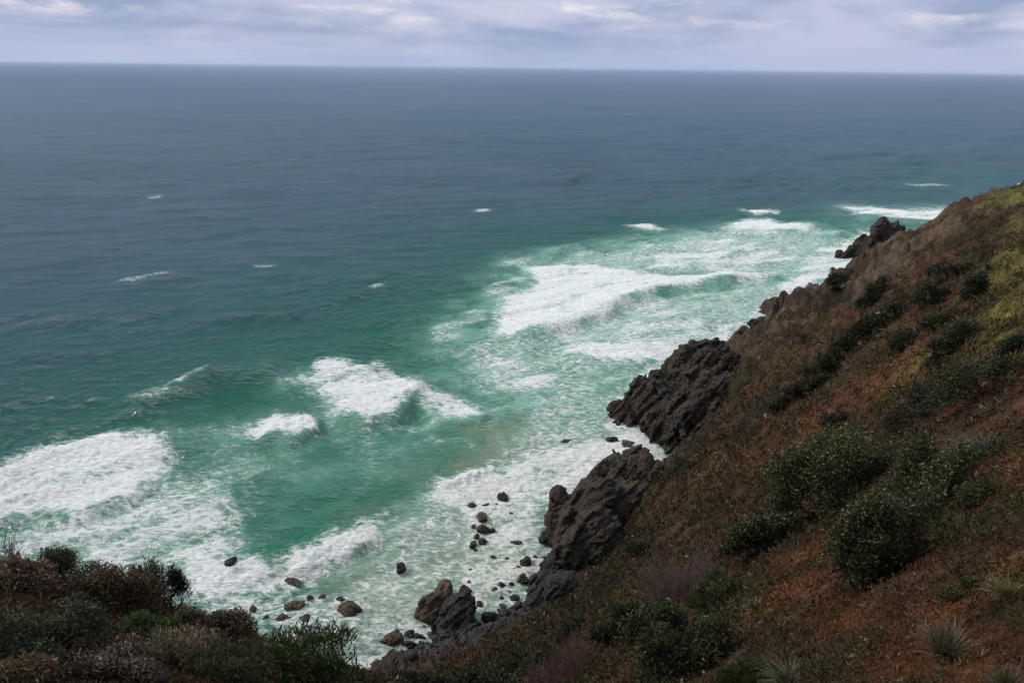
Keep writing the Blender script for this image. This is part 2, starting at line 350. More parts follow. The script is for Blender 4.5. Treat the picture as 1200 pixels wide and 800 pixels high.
B(555, 616, 6, 5, M_grey, 'tiny grey rock left of the stacked brown pair', sink=.5)
B(554, 638, 7, 11, M_black, 'narrow upright dark rock below the stacked brown pair')
B(566, 634, 10, 6, M_black, 'low dark rock right of the narrow upright one')
B(604, 634, 14, 7, M_grey, 'grey rock awash in foam, left of the big jagged outcrop base', sink=.65)
B(595, 654, 8, 4, M_grey, 'small dark sliver of rock left of the blocky black boulder')
B(615, 659, 14, 11, M_black, 'blocky black boulder, upper of two beside the black waterside rock')
B(613, 680, 15, 12, M_black, 'rounded dark boulder, lower of two beside the black waterside rock')
B(588, 686, 10, 8, M_black, 'dark round stone, larger of a close pair above the shingle')
B(579, 691, 9, 6, M_grey, 'greyish stone, smaller of a close pair above the shingle')
B(599, 684, 6, 5, M_black, 'tiny black stone between dark round stone and rounded boulder')
B(604, 700, 12, 8, M_black, 'flat oval black stone below the rounded dark boulder')
B(597, 692, 5, 3, M_black, 'tiny black chip of rock above the flat oval stone')
B(619, 691, 5, 4, M_black, 'tiny black stone right of the flat oval stone')
B(588, 699, 5, 4, M_black, 'tiny dark stone left of the flat oval stone')
B(589, 709, 9, 4, M_grey, 'low grey stone at the foam edge of the shingle')
B(562, 708, 10, 8, M_black, 'dark stone in foam just right of the pointed rock')
B(459, 752, 23, 18, M_brown, 'large rounded brown boulder at the water edge left of the shingle')
B(481, 744, 13, 9, M_black, 'oval black cobble, top left of the cluster beside large brown boulder')
B(492, 746, 14, 8, M_black, 'long black cobble, top right of the cluster beside large brown boulder')
B(481, 757, 16, 13, M_black, 'biggest black boulder of the cluster beside large brown boulder')
B(494, 755, 10, 8, M_black, 'small black cobble right of the biggest black boulder in the cluster')
B(461, 770, 14, 13, M_black, 'black boulder directly below the large rounded brown boulder')
B(473, 777, 13, 13, M_black, 'black boulder lowest of the cobble cluster near the bottom shrub')
B(471, 762, 7, 5, M_black, 'tiny black stone between large brown boulder and cobble cluster')
B(505, 743, 9, 8, M_grey, 'grey stone against the left foot of the pointed rock')
B(511, 751, 12, 11, M_rock, 'brownish block leaning at the left foot of the pointed rock')
B(492, 767, 12, 8, M_brown, 'tan flat stone at the edge of the shingle beach')
B(574, 723, 16, 11, M_black, 'dark block on the shingle right of the pointed rock', z=.4)
B(591, 725, 18, 14, M_rock, 'angular dark block at the back of the shingle beach', z=.5)
B(552, 761, 16, 12, M_grey, 'grey flat-topped block on the dark shingle below the pointed rock', z=.5)
B(511, 765, 14, 10, M_black, 'dark round boulder on the left edge of the shingle', z=.2)
B(664, 517, 12, 5, M_black, 'thin black reef rock awash, furthest left off the inlet')
B(719, 517, 14, 8, M_black, 'jagged black rock in the inlet, left of the smooth grey one')
B(736, 523, 15, 13, M_grey, 'smooth grey boulder standing in the foam of the inlet')
B(976, 316, 5, 7, M_black, 'tiny dark rock in white water left of the fin-shaped far rock')
B(833, 409, 14, 8, M_black, 'black reef rock at the foot of the far slope above the jagged headland')

_gs = np.random.default_rng(15)
for (a_, b_, c_, d_, n_) in [(545, 640, 650, 720, 22), (360, 480, 690, 735, 9), (470, 520, 725, 760, 6), (535, 600, 590, 645, 7)]:
    for _k in range(n_):
        _x, _y = _gs.uniform(a_, b_), _gs.uniform(c_, d_); _s = _gs.uniform(3, 6.5)
        B(_x, _y, _s * 1.3, _s, [M_black, M_grey, M_black, M_brown][int(_gs.integers(4))], 'tiny stone awash among the many scattered in the shallow foam', sink=_gs.uniform(.4, .62), group='tiny stones awash in the shallows', seed=int(_x * 91 + _y), cat='stone', name='stone')

def outcrop(name, blocks, mat, label, cat, seed, vox=.45, amp=.5):
    """one rock mass: many slabs fused, then weathered"""
    g = np.random.default_rng(seed); Vs = []; Fs = []; off = 0
    for (px, py, t, sx, sy, sz, az_, tilt) in blocks:
        c = P(px, py, t)
        Q, Fc = block(int(g.integers(1e6)), (sx, sy, sz), 3, 11, Rz(R(az_)) @ Ry(R(tilt)), .05)
        Vs.append(Q + c); Fs.append(Fc + off); off += len(Q)
    V = np.concatenate(Vs); Fc = np.concatenate(Fs)
    org = V.mean(0); org[2] = 0
    me = new_mesh(name + '_raw', V - org, Fc, 3)
    o = bpy.data.objects.new(name, me); COL.objects.link(o)
    md = o.modifiers.new('r', 'REMESH'); md.mode = 'VOXEL'; md.voxel_size = vox
    dg = bpy.context.evaluated_depsgraph_get(); ev = o.evaluated_get(dg); me2 = bpy.data.meshes.new_from_object(ev)
    o.modifiers.clear(); o.data = me2; me2.name = name
    n = len(me2.vertices); co = np.empty(n * 3, np.float32); me2.vertices.foreach_get('co', co); co = co.reshape(-1, 3).astype(float)
    nr = np.empty(n * 3, np.float32); me2.vertices.foreach_get('normal', nr); nr = nr.reshape(-1, 3)
    w = co + org
    q = w @ (Ry(1.15) @ Rz(.7)).T
    f1 = .16 * .8 / max(vox, .2) * .75
    d = facet(q * np.array([f1 * .7, f1 * .8, f1 * 2.6]), 5) * amp * 1.9 + facet(q * np.array([f1, f1 * 1.3, f1 * 2]) * 2.7 + 5, 6) * amp * .5 + facet(q * f1 * 7 + 9, 7) * amp * .15 + fbm(w * f1 * 6, 3) * amp * .22
    co = co + nr * d[:, None]
    me2.vertices.foreach_set('co', co.astype(np.float32).ravel()); me2.update()
    me2.materials.clear(); me2.materials.append(mat)
    me2.polygons.foreach_set('use_smooth', np.zeros(len(me2.polygons), bool))
    bpy.data.meshes.remove(me)
    o.location = org
    tag(o, label, cat)
    return o
def T(px, py): return S(px, py)[1]
# main jagged headland: from the tip (725,485) back to the slope
outcrop('rock_outcrop', [
 (732, 488, T(732, 490), 4.3, 4.3, 3.5, 40, 15), (748, 478, T(748, 490), 5.2, 5.2, 5.3, 50, 25), (765, 478, 165, 6.0, 6.0, 7.9, 50, 30), (772, 500, 158, 4.3, 4.3, 4.4, 30, 20), (785, 462, 172, 6.9, 6.0, 9.7, 45, 20),
 (790, 495, 156, 5.2, 5.2, 7.9, 30, 30), (800, 440, 178, 5.2, 5.2, 7.0, 60, 20), (790, 432, 192, 5.2, 3.4, 3.5, 60, 10), (815, 430, 180, 6.0, 5.2, 7.0, 45, 30), (812, 470, 160, 6.9, 6.0, 10.6, 35, 25), (830, 450, 165, 6.9, 6.9, 11.4, 40, 20), (836, 436, 168, 6.0, 5.0, 7.5, 50, 20), (850, 424, 172, 4.5, 4.0, 5.0, 50, 20), 
 (825, 490, 147, 6.0, 5.2, 7.9, 35, 20), (850, 470, 148, 6.9, 6.0, 9.7, 35, 20), (815, 500, 148, 3.4, 3.4, 4.4, 35, 20), (745, 488, 168, 4.3, 4.3, 2.6, 20, 5), (758, 462, 182, 4.3, 3.4, 3.5, 50, 15), (772, 450, 184, 4.3, 3.4, 4.4, 50, 20)],
 M_rock, 'dark jagged rock headland jutting into the foam at the middle of the coast', 'rocky headland', 11, .4, .9)
outcrop('rock_outcrop', [
 (645, 632, T(645, 636), 2.2, 2.2, 2.2, 30, 20), (650, 610, T(650, 616), 2.2, 2.0, 2.6, 50, 20), (662, 600, 120, 3.2, 3, 4.5, 45, 20), (672, 625, 112, 4, 3.5, 5, 35, 20), (685, 590, 118, 4, 3.5, 5, 45, 25), (700, 608, 110, 5, 4, 6, 40, 20), (708, 580, 120, 4, 3.5, 6, 45, 30),
 (725, 570, 122, 4, 4, 6, 45, 25), (738, 560, 126, 3.2, 3, 6.5, 50, 25), (745, 575, 120, 4, 4, 6, 40, 25), (720, 600, 112, 5, 4, 6, 40, 20), (688, 635, 106, 4, 4, 5, 35, 20), (670, 643, 104, 3.5, 3, 4, 30, 10), (705, 630, 104, 4, 4, 5, 40, 20), (735, 598, 112, 4, 4, 6, 40, 20)],
 M_rock, 'brown-grey blocky outcrop below the brown slope, nearer than the jagged headland', 'rock outcrop', 12, .32, .45)
outcrop('rock_outcrop', [
 (640, 690, T(640, 695), 2.6, 2.4, 3, 30, 10), (648, 672, T(648, 682), 2.4, 2.2, 3.2, 50, 20), (640, 668, T(640, 678), 1.6, 1.6, 2.0, 50, 20), (655, 690, 100, 3, 3, 4, 30, 20), (632, 700, 105, 2, 2, 2, 0, 10), (630, 680, T(630, 684), 1.3, 1.3, 1.4, 10, 20)],
 M_black, 'black wet rock mass at the waterline right of the boulders in pale foam', 'rock outcrop', 13, .25, .3)
outcrop('sea_stack', [
 (503, 712, T(503, 724), 2.0, 1.9, 3.0, 20, 12), (519, 697, T(521, 705), 1.9, 1.6, 2.2, 40, 20), (512, 705, T(514, 722), 1.9, 1.9, 2.6, 20, 20), (500, 722, T(500, 730), 1.6, 1.6, 1.8, 20, 20)],
 M_brown, 'brown cracked rock leaning against the left side of the pointed rock', 'sea rock', 14, .18, .22)
outcrop('sea_stack', [
 (538, 722, T(540, 742), 3.2, 2.8, 4.6, 70, 8), (541, 706, T(541, 735), 1.7, 1.5, 3.0, 60, 6), (524, 734, T(527, 742), 3.0, 2.4, 3.4, 50, 30), (552, 738, T(552, 746), 2.6, 2.2, 3.2, 10, 15), (529, 714, T(530, 732), 2.0, 1.7, 3.2, 20, 25), (545, 750, T(545, 752), 3.6, 2.4, 2.0, 10, 10)],
 M_black, 'tall pointed black rock rising over the shingle at the water edge', 'sea rock', 15, .2, .28)
outcrop('sea_stack', [
 (1000, 297, T(1000, 302), 6, 4, 4, 30, 10), (1015, 292, T(1015, 306), 7, 5, 7, 35, 20), (1030, 286, T(1030, 308), 8, 5, 10, 30, 20), (1044, 280, T(1044, 308), 6, 5, 11, 30, 15), (1048, 290, T(1048, 308), 7, 6, 9, 30, 10), (1030, 300, T(1030, 310), 8, 6, 5, 30, 10), (988, 299, T(988, 302), 4, 3, 2.2, 30, 5)],
 M_rock, 'serrated fin of dark rock standing off the far end of the slope', 'sea stack', 16, .7, 1.3)

outcrop('rock_outcrop', [
 (868, 404, T(868, 408), 5, 4, 4, 50, 20), (880, 397, T(880, 402), 4, 3.5, 4, 50, 10), (892, 388, T(892, 394), 5, 4, 5, 50, 20), (855, 412, T(855, 414), 3, 3, 2.2, 40, 10)],
 M_rock, 'broken dark rock strip at the waterline just beyond the jagged headland', 'rock outcrop', 17, .5, .8)
outcrop('rock_outcrop', [
 (926, 366, T(926, 370), 5, 4, 5, 50, 20), (938, 356, T(938, 362), 6, 5, 7, 50, 15), (952, 348, T(952, 354), 5, 5, 6, 50, 15)],
 M_grey, 'pale grey crag poking above the slope edge halfway to the far fin of rock', 'rock outcrop', 18, .55, .9)

# shingle beach: dark cobbles (stuff)
def cobbles():
    g = np.random.default_rng(5); V0, F0 = ico(2); Vs = []; Fs = []; off = 0
    zone = [(455, 790), (470, 765), (500, 755), (560, 745), (600, 720), (640, 700), (650, 720), (600, 770), (560, 800), (480, 810)]
    zp = SP(zone); lo, hi = zp.min(0), zp.max(0); n = 0
    while n < 1500:
        x, y = g.uniform(lo, hi)
        ins = False; j = len(zp) - 1
        for i in range(len(zp)):
            if (zp[i, 1] > y) != (zp[j, 1] > y) and x < (zp[j, 0] - zp[i, 0]) * (y - zp[i, 1]) / (zp[j, 1] - zp[i, 1]) + zp[i, 0]: ins = not ins
            j = i
        if not ins: continue
        s = g.uniform(.15, .38) * (1 + 1.4 * (g.random() > .9)); h = max(height(np.array([x]), np.array([y]))[0], 0.0)
        Q = V0 * (1 + .25 * pn(V0 * 1.3 + n * 3.1))[:, None] * np.array([s, s * g.uniform(.7, 1), s * .65]) @ Rz(g.uniform(0, 6)).T
        Vs.append(Q + np.array([x, y, h + s * .2])); Fs.append(F0 + off); off += len(Q); n += 1
    return new_mesh('shingle_beach', np.concatenate(Vs), np.concatenate(Fs), 3)
tag(link('shingle_beach', cobbles(), M_black), 'dark wet shingle and cobbles packed at the foot of the slope', 'shingle', kind='stuff')

# ------------------------------------------------------------------ sea
def poly_sd(x, y, poly):           # >0 inside, metres
    d = np.full(len(x), 1e9); ins = np.zeros(len(x), bool); n = len(poly)
    for i in range(n):
        ax, ay = poly[i]; bx, by = poly[(i + 1) % n]; ex, ey = bx - ax, by - ay
        wx, wy = x - ax, y - ay; t = np.clip((wx * ex + wy * ey) / (ex * ex + ey * ey + 1e-9), 0, 1)
        d = np.minimum(d, (wx - ex * t) ** 2 + (wy - ey * t) ** 2)
        c = ((ay > y) != (by > y)); xi = ex * (y - ay) / (ey if abs(ey) > 1e-9 else 1e-9) + ax
        ins ^= c & (x < xi)
    d = np.sqrt(d); return np.where(ins, d, -d)
def line_d(x, y, pl):              # signed distance, + = seaward; u along
    best = np.full(len(x), 1e9); sg = np.zeros(len(x)); uu = np.zeros(len(x)); L = 0
    seg = [math.hypot(*(pl[i + 1] - pl[i])) for i in range(len(pl) - 1)]; tot = sum(seg)
    for i in range(len(pl) - 1):
        ax, ay = pl[i]; bx, by = pl[i + 1]; ex, ey = bx - ax, by - ay
        wx, wy = x - ax, y - ay; tt = (wx * ex + wy * ey) / (ex * ex + ey * ey); t = np.clip(tt, 0, 1)
        d = np.hypot(wx - ex * t, wy - ey * t); m_ = d < best
        best[m_] = d[m_]; sg[m_] = np.sign(ex * wy - ey * wx)[m_]; uu[m_] = ((L + t * seg[i]) / tot)[m_]; L += seg[i]
    return best * sg, uu

dep = np.linspace(math.atan(CAMZ / 52), math.atan(CAMZ / 480), 640)
r1 = CAMZ / np.tan(dep); dep2 = np.linspace(math.atan(CAMZ / 480), math.atan(CAMZ / 2600), 230)[1:]; r2_ = np.concatenate([CAMZ / np.tan(dep2), np.exp(np.linspace(math.log(2650), math.log(90000), 60))]); sr = np.concatenate([r1, r2_])
saz = np.radians(np.concatenate([np.linspace(-100, -43, 40)[:-1], np.linspace(-43, 43, 1080), np.linspace(43, 100, 40)[1:]]))
SR, SA = np.meshgrid(sr, saz, indexing='ij'); SX = (SR * np.sin(SA)).ravel(); SY = (SR * np.cos(SA)).ravel(); r = SR.ravel()
near = r < 700
nx, ny = SX[near], SY[near]
q = xyz(nx, ny)
warpx = fbm(q * .05, 3) * 6 + fbm(q * .25 + 5, 3) * 2.2; warpy = fbm(q * .05 + 31, 3) * 6 + fbm(q * .25 + 40, 3) * 2.2
wx, wy = nx + warpx, ny + warpy
cx, cy = math.cos(R(32)), math.sin(R(32)); al = nx * cx + ny * cy; ac = -nx * cy + ny * cx
fing = 3.4 * fbm(np.stack([al * .32, ac * .07, al * 0], 1) + 33, 3)
strk = fbm(np.stack([al * .05, ac * .16, al * 0], 1) + 3, 4); big_ = fbm(q * .07 + 60, 3)

foam = np.zeros(len(nx)); milk = np.zeros(len(nx)); sand = np.zeros(len(nx)); cream = np.zeros(len(nx))
FO = [  # polygon, density, softness in metres (outward), warp amount
 ([(-60, 560), (0, 548), (60, 517), (110, 510), (150, 514), (188, 512), (202, 540), (190, 560), (140, 580), (100, 600), (60, 614), (25, 609), (0, 614), (-60, 640)], .97, 3.5, .8),
 ([(-60, 640), (25, 612), (100, 602), (190, 562), (215, 550), (250, 570), (278, 600), (284, 640), (270, 670), (200, 680), (120, 665), (60, 650), (-60, 680)], .66, 5, .8),
 ([(205, 640), (260, 652), (330, 665), (365, 640), (400, 625), (440, 608), (452, 622), (420, 650), (370, 680), (330, 688), (290, 700), (240, 705), (200, 690)], .97, 2.5, .6),
 ([(240, 690), (330, 688), (370, 685), (410, 705), (430, 750), (380, 780), (250, 760)], .62, 4, .8),
 ([(345, 442), (400, 430), (440, 425), (480, 442), (500, 458), (482, 468), (455, 490), (430, 495), (405, 488), (385, 480), (368, 455)], .86, 3.5, .7),
 ([(365, 430), (385, 421), (410, 424), (408, 434), (385, 437)], .9, 2, .4),
 ([(478, 445), (520, 460), (560, 475), (566, 488), (540, 495), (512, 486), (490, 466)], .8, 2.5, .5),
 ([(290, 506), (325, 490), (372, 490), (368, 504), (345, 513), (300, 512)], .93, 2.5, .4),
 ([(215, 505), (290, 498), (290, 512), (230, 515)], .45, 4, .8), ([(230, 520), (300, 515), (330, 540), (300, 600), (240, 580)], .36, 8, 1), ([(400, 500), (460, 500), (450, 560), (400, 570)], .34, 8, 1),
 ([(615, 312), (650, 309), (700, 309), (740, 318), (790, 325), (840, 323), (890, 319), (893, 325), (850, 331), (800, 337), (760, 343), (730, 354), (700, 370), (650, 386), (600, 396), (573, 392), (583, 370), (592, 345), (628, 335)], .95, 3.5, .5),
 ([(760, 300), (790, 288), (850, 274), (900, 288), (950, 300), (900, 318), (800, 320), (740, 318)], .68, 6, .8),
 ([(660, 370), (730, 356), (800, 345), (840, 385), (850, 402), (790, 424), (740, 424), (700, 427), (655, 416), (640, 400)], .6, 4, .8),
 ([(650, 404), (700, 398), (800, 405), (830, 408), (780, 424), (740, 424), (700, 427), (655, 416)], .85, 2.5, .6),
 ([(846, 267), (872, 258), (900, 255), (920, 262), (950, 262), (948, 272), (880, 273)], .88, 4, .5), ([(870, 246), (885, 248), (900, 247), (911, 246), (910, 250), (885, 252)], .9, 3, .2),
 ([(880, 275), (950, 272), (970, 280), (930, 296), (880, 292)], .5, 8, 1), ([(736, 264), (760, 263), (770, 269), (780, 270), (770, 273), (745, 269)], .85, 3, .3),
 ([(990, 243), (1020, 241), (1060, 248), (1120, 244), (1140, 250), (1090, 261), (1040, 257), (1010, 252)], .86, 6, .6), ([(1063, 217), (1075, 217), (1110, 216), (1108, 219), (1070, 219)], .55, 5, .5),
 ([(950, 292), (985, 285), (1010, 270), (1060, 285), (1010, 320), (960, 335), (910, 365), (855, 402), (810, 418), (840, 385), (890, 355), (930, 320)], .78, 5, .8),
 ([(800, 345), (900, 330), (930, 340), (890, 372), (860, 385), (840, 370)], .42, 8, 1),
 ([(860, 400), (800, 412), (745, 440), (715, 470), (700, 500), (690, 525), (740, 545), (800, 525), (790, 500), (740, 490), (790, 430), (850, 415)], .88, 4, .6),
 ([(700, 500), (800, 518), (770, 550), (740, 560), (650, 600), (650, 640), (600, 650), (545, 620), (500, 590), (520, 568), (545, 562), (580, 555), (590, 560), (640, 550), (590, 545), (600, 530), (640, 515)], .84, 4, .8),
 ([(530, 568), (560, 552), (578, 548), (580, 558), (545, 575)], 1.0, 1.5, .4), ([(590, 530), (620, 530), (700, 540), (700, 560), (640, 580), (590, 570), (575, 550)], .8, 4, .8),
 ([(540, 400), (640, 395), (760, 350), (900, 325), (960, 300), (980, 320), (860, 400), (740, 440), (690, 500), (620, 490), (560, 450)], .47, 10, 1), ([(740, 290), (860, 265), (980, 280), (960, 310), (860, 325), (740, 320), (640, 305)], .5, 10, 1), ([(640, 465), (720, 440), (720, 500), (660, 530), (600, 520)], .46, 7, 1), ([(190, 540), (300, 520), (330, 500), (290, 560), (280, 620), (210, 560)], .34, 8, 1), ([(340, 660), (450, 610), (520, 580), (560, 600), (460, 680), (360, 690)], .42, 6, 1),
 ([(500, 590), (560, 600), (640, 640), (640, 700), (600, 730), (560, 740), (540, 690), (500, 700), (480, 780), (430, 760), (400, 700), (440, 660), (470, 620)], .56, 5, .8),
 ([(560, 640), (640, 640), (640, 700), (600, 730), (560, 715)], .62, 4, .8), ([(430, 700), (500, 690), (505, 740), (450, 745), (470, 790), (420, 780)], .56, 4, .8),
 ([(545, 405), (600, 413), (650, 440), (655, 458), (610, 466), (585, 452), (560, 425)], .68, 5, .9), ([(520, 400), (650, 410), (700, 440), (700, 480), (620, 490), (540, 450)], .40, 8, 1),
 ([(30, 520), (45, 520), (48, 526), (34, 528)], .75, 2, .3), ([(10, 535), (30, 534), (28, 540), (12, 541)], .7, 2, .3), ([(150, 472), (180, 464), (200, 460), (202, 465), (170, 476)], .42, 3, .5),
 ([(200, 457), (225, 447), (245, 439), (246, 441), (215, 456)], .6, 1.5, .2), ([(300, 310), (318, 309), (318, 312), (302, 313)], .6, 3, .2), ([(560, 246), (570, 245), (571, 247), (561, 247)], .8, 3, .1), ([(140, 331), (190, 321), (200, 322), (160, 331)], .45, 3, .3),
 ([(432, 338), (446, 335), (448, 338), (436, 340)], .6, 2, .2), ([(170, 231), (185, 229), (187, 231), (174, 233)], .6, 4, .1), ([(300, 560), (345, 555), (375, 552), (370, 560), (310, 566)], .36, 4, .8), ([(480, 520), (545, 515), (540, 522), (490, 525)], .4, 3, .8)]
for poly, dens, soft, wa in FO:
    pw = SP(poly); lo = pw.min(0) - 30; hi = pw.max(0) + 30
    m_ = (nx > lo[0]) & (nx < hi[0]) & (ny > lo[1]) & (ny < hi[1])
    sd = poly_sd(nx[m_] + warpx[m_] * wa * .6, ny[m_] + warpy[m_] * wa * .6, pw) + fing[m_] * min(1.0, soft / 3.0) * (.6 if wa > .35 else .1)
    foam[m_] = np.maximum(foam[m_], dens * (.62 * sstep(-soft * .8, soft * 1.2, sd) + .38 * sstep(-soft * 3.2, soft * .3, sd)))
MI = [([(500, 400), (600, 300), (760, 275), (900, 260), (1000, 270), (1010, 310), (850, 410), (720, 480), (700, 530), (600, 560), (560, 520), (520, 460)], 1.0, 18),
 ([(400, 660), (500, 580), (640, 600), (640, 720), (560, 740), (430, 790), (380, 720)], .9, 8), ([(-60, 560), (200, 520), (300, 600), (280, 700), (-60, 700)], .7, 10), ([(330, 430), (520, 440), (570, 490), (460, 560), (380, 540)], .6, 10), ([(200, 500), (340, 480), (400, 560), (280, 640)], .6, 10), ([(980, 240), (1150, 240), (1100, 280), (1000, 280)], .5, 20)]
for poly, v, soft in MI:
    sd = poly_sd(wx, wy, SP(poly)); milk = np.maximum(milk, v * sstep(-soft, soft, sd))
SA_ = [([(530, 510), (600, 490), (660, 505), (650, 530), (560, 550), (530, 540)], .8, 6), ([(500, 575), (570, 560), (600, 570), (560, 590)], .8, 4), ([(440, 540), (520, 540), (540, 560), (480, 580)], .4, 8), ([(380, 600), (420, 580), (440, 600), (400, 620)], .4, 6), ([(440, 640), (520, 590), (640, 610), (650, 720), (560, 750), (450, 790), (380, 720)], .85, 8), ([(690, 500), (760, 470), (790, 520), (740, 560), (650, 600), (600, 570)], .5, 6)]
for poly, v, soft in SA_:
    sd = poly_sd(wx, wy, SP(poly)); sand = np.maximum(sand, v * sstep(-soft, soft, sd))
# foam rings round the boulders
for bx, by, br in boulder_spots:
    d = np.hypot(nx - bx, ny - by) - br
    m_ = d < 4; foam[m_] = np.maximum(foam[m_], .72 * sstep(1.6, .1, d[m_] + warpx[m_] * .12))
# depth below the water, from the hill itself
shd = SP(shore + [(1200, 215)])
sdist, _ = line_d(nx, ny, shd)
foam = np.maximum(foam, .8 * sstep(7, 1, np.abs(sdist) + warpx * .4) * (ny > 60))
# waves
def sea_waves(x, y, r, spacing):
    z = np.zeros(len(x)); g = np.random.default_rng(21)
    q2 = xyz(x, y); wxx = fbm(q2 * .006, 2) * 16; grp = .55 + .9 * np.clip(fbm(q2 * .012 + 8, 2) + .4, 0, 1.2)
    for i in range(52):
        lam = 75 * .905 ** i
        if lam < 1.6: lam = 1.6 + g.random() * 2
        th = R(24) + g.normal() * (.20 + .5 * (i / 52)); a = .0150 * min(lam, 36) ** .88 * g.uniform(.6, 1.3)
        if lam > 16: a *= .8
        att = sstep(2.2, 4.5, lam / spacing)
        ph = (-math.sin(th) * x + math.cos(th) * y + wxx * (.5 if lam > 12 else .2)) * 2 * math.pi / lam + g.uniform(0, 6.28)
        s_ = np.sin(ph); z += a * att * (s_ + .28 * np.cos(2 * ph) * -1) * grp
    return z
spacing = np.maximum(np.interp(r, sr, np.gradient(sr)), r * (R(86) / 1080))
foam = foam * np.clip(.94 + .26 * strk + .18 * big_, .6, 1.08)
foam = np.maximum(foam, np.clip(.30 * milk + .30 * milk * (strk + big_), 0, .55))
SZ = sea_waves(SX, SY, r, spacing)
RI = [([(420, 150), (560, 146)], .8, 9, 16), ([(640, 208), (700, 210), (760, 207)], .8, 8, 14), ([(20, 250), (120, 246)], .7, 7, 12), ([(230, 285), (330, 280)], .7, 6, 11), ([(480, 222), (560, 222)], .7, 8, 13), ([(340, 300), (420, 290)], .6, 6, 10), ([(60, 300), (150, 292)], .6, 6, 10), ([(200, 380), (270, 366), (330, 355)], .8, 5, 10), ([(430, 380), (520, 368)], .7, 4, 9), ([(0, 470), (70, 450), (120, 436)], .8, 4, 9), ([(680, 250), (740, 248)], .6, 7, 11), ([(560, 180), (660, 180)], .7, 9, 15), ([(250, 190), (360, 186)], .7, 9, 15), ([(-40, 632), (25, 610), (100, 602), (190, 565)], 1.1, 2.2, 9), ([(130, 486), (160, 476), (200, 462), (250, 444), (300, 436), (350, 433)], 2.3, 5, 12), ([(-20, 380), (60, 372), (130, 355)], .5, 5, 9),
 ([(560, 396), (600, 398), (650, 388), (700, 372), (730, 355), (760, 345), (800, 338), (850, 332), (900, 322)], 2.0, 3.2, 12), ([(295, 514), (345, 515), (378, 494)], 1.2, 2.2, 7), ([(385, 488), (430, 497), (458, 491), (490, 468), (510, 470)], 1.7, 2.8, 9), ([(490, 470), (515, 490), (545, 497), (572, 488)], .8, 2, 6),
 ([(640, 418), (700, 430), (760, 424), (800, 425)], 1.5, 3, 9), ([(840, 273), (900, 277), (955, 272)], 1.6, 4, 12), ([(870, 251), (912, 251)], 1.4, 4, 8), ([(1000, 252), (1050, 262), (1110, 262)], 1.6, 5, 14), ([(1040, 220), (1120, 220)], 1.0, 7, 14), ([(735, 268), (785, 274)], 1.0, 4, 9),
 ([(370, 372), (430, 362), (490, 348), (520, 340)], .9, 6, 10), ([(120, 335), (200, 325), (240, 318)], .9, 5, 9), ([(280, 318), (340, 316), (380, 312)], .8, 6, 10), ([(0, 430), (80, 400), (130, 390)], .7, 6, 12), ([(560, 500), (620, 478), (660, 470)], .9, 4, 8), ([(820, 224), (900, 222)], .9, 7, 14),
 ([(340, 672), (400, 655), (448, 625)], .7, 1.5, 5), ([(520, 578), (560, 566), (582, 556)], .35, 1.2, 3.5), ([(0, 330), (60, 325)], .7, 6, 10), ([(540, 262), (600, 258)], .6, 7, 12), ([(380, 250), (470, 248)], .6, 8, 13), ([(160, 240), (260, 234)], .6, 8, 13), ([(460, 540), (520, 520), (580, 512)], .5, 4, 8), ([(740, 395), (830, 360), (900, 345)], .7, 3, 7)]
lwx = fbm(q * .06 + 200, 2) * 2.2; lwy = fbm(q * .06 + 230, 2) * 2.2
ridz = np.zeros(len(nx)); front = np.zeros(len(nx)); fo_w = fbm(q * .45 + 55, 3) * 1.1
for pl, hh, wf, wb in RI:
    hh0 = hh; hh = hh * (1.25 if hh >= 1 else 1.25); wf = wf * .95
    pw = SP(pl); lo = pw.min(0) - 40; hi = pw.max(0) + 40
    m_ = (nx > lo[0]) & (nx < hi[0]) & (ny > lo[1]) & (ny < hi[1])
    d, u = line_d(nx[m_] + lwx[m_] * 1.2, ny[m_] + lwy[m_] * 1.2, pw)
    e = sstep(0, .16, u) * sstep(1, .84, u)
    prof = np.where(d > 0, np.exp(-(d / wb) ** 2), np.exp(-(d / wf) ** 2)) - .25 * np.exp(-((d + wf * 2.2) / wf) ** 2)
    ridz[m_] += hh * prof * e
    if hh0 >= 1.1 or wf < 1.3: front[m_] = np.maximum(front[m_], sstep(-2.6, -.6, d + fo_w[m_]) * sstep(9, 2.5, d) * e)
foam = np.where(foam > .45, foam * (.80 + .24 * front) * (1 + .13 * strk), foam)
fo_n = fbm(q * .7 + 2, 4); fo_b = np.abs(fbm(q * .35 + 12, 3))
SZn = SZ[near] * (1 - .45 * np.clip(milk, 0, 1)) + ridz + foam ** 2 * (.35 + .28 * fo_n + .25 * fo_b) * np.clip(nx * 0 + 1, 0, 1)
SZ[near] = SZn
def full(a):
    o_ = np.zeros(len(SX)); o_[near] = a; return o_
dist_sh = np.zeros(len(SX)); sd_all, _ = line_d(SX, SY, shd); ad = np.abs(sd_all) + full(warpx) * 2.0
deeper = 1 - .85 * sstep(330, 520, SR.ravel()); shallow = sstep(300, 30, ad) * deeper; far_ = sstep(600, 5000, SR.ravel()); shallow2 = sstep(150, 20, ad) * deeper
me = new_mesh('sea', np.stack([SX, SY, SZ], 1), grid_faces(len(sr), len(saz)), attrs={'foam': full(foam), 'milk': full(milk), 'sand': full(sand), 'shallow': shallow, 'shoal': shallow2, 'offshore': far_})
k = NT('sea_water'); pos = k.pos()
af = k.attr('foam').outputs['Fac']; am = k.attr('milk').outputs['Fac']; asd = k.attr('sand').outputs['Fac']; ash = k.attr('shallow').outputs['Fac']; ash2 = k.attr('shoal').outputs['Fac']
flat = k.n('ShaderNodeMapping', {'Vector': pos, 'Scale': (1, 1, 0)}).outputs[0]
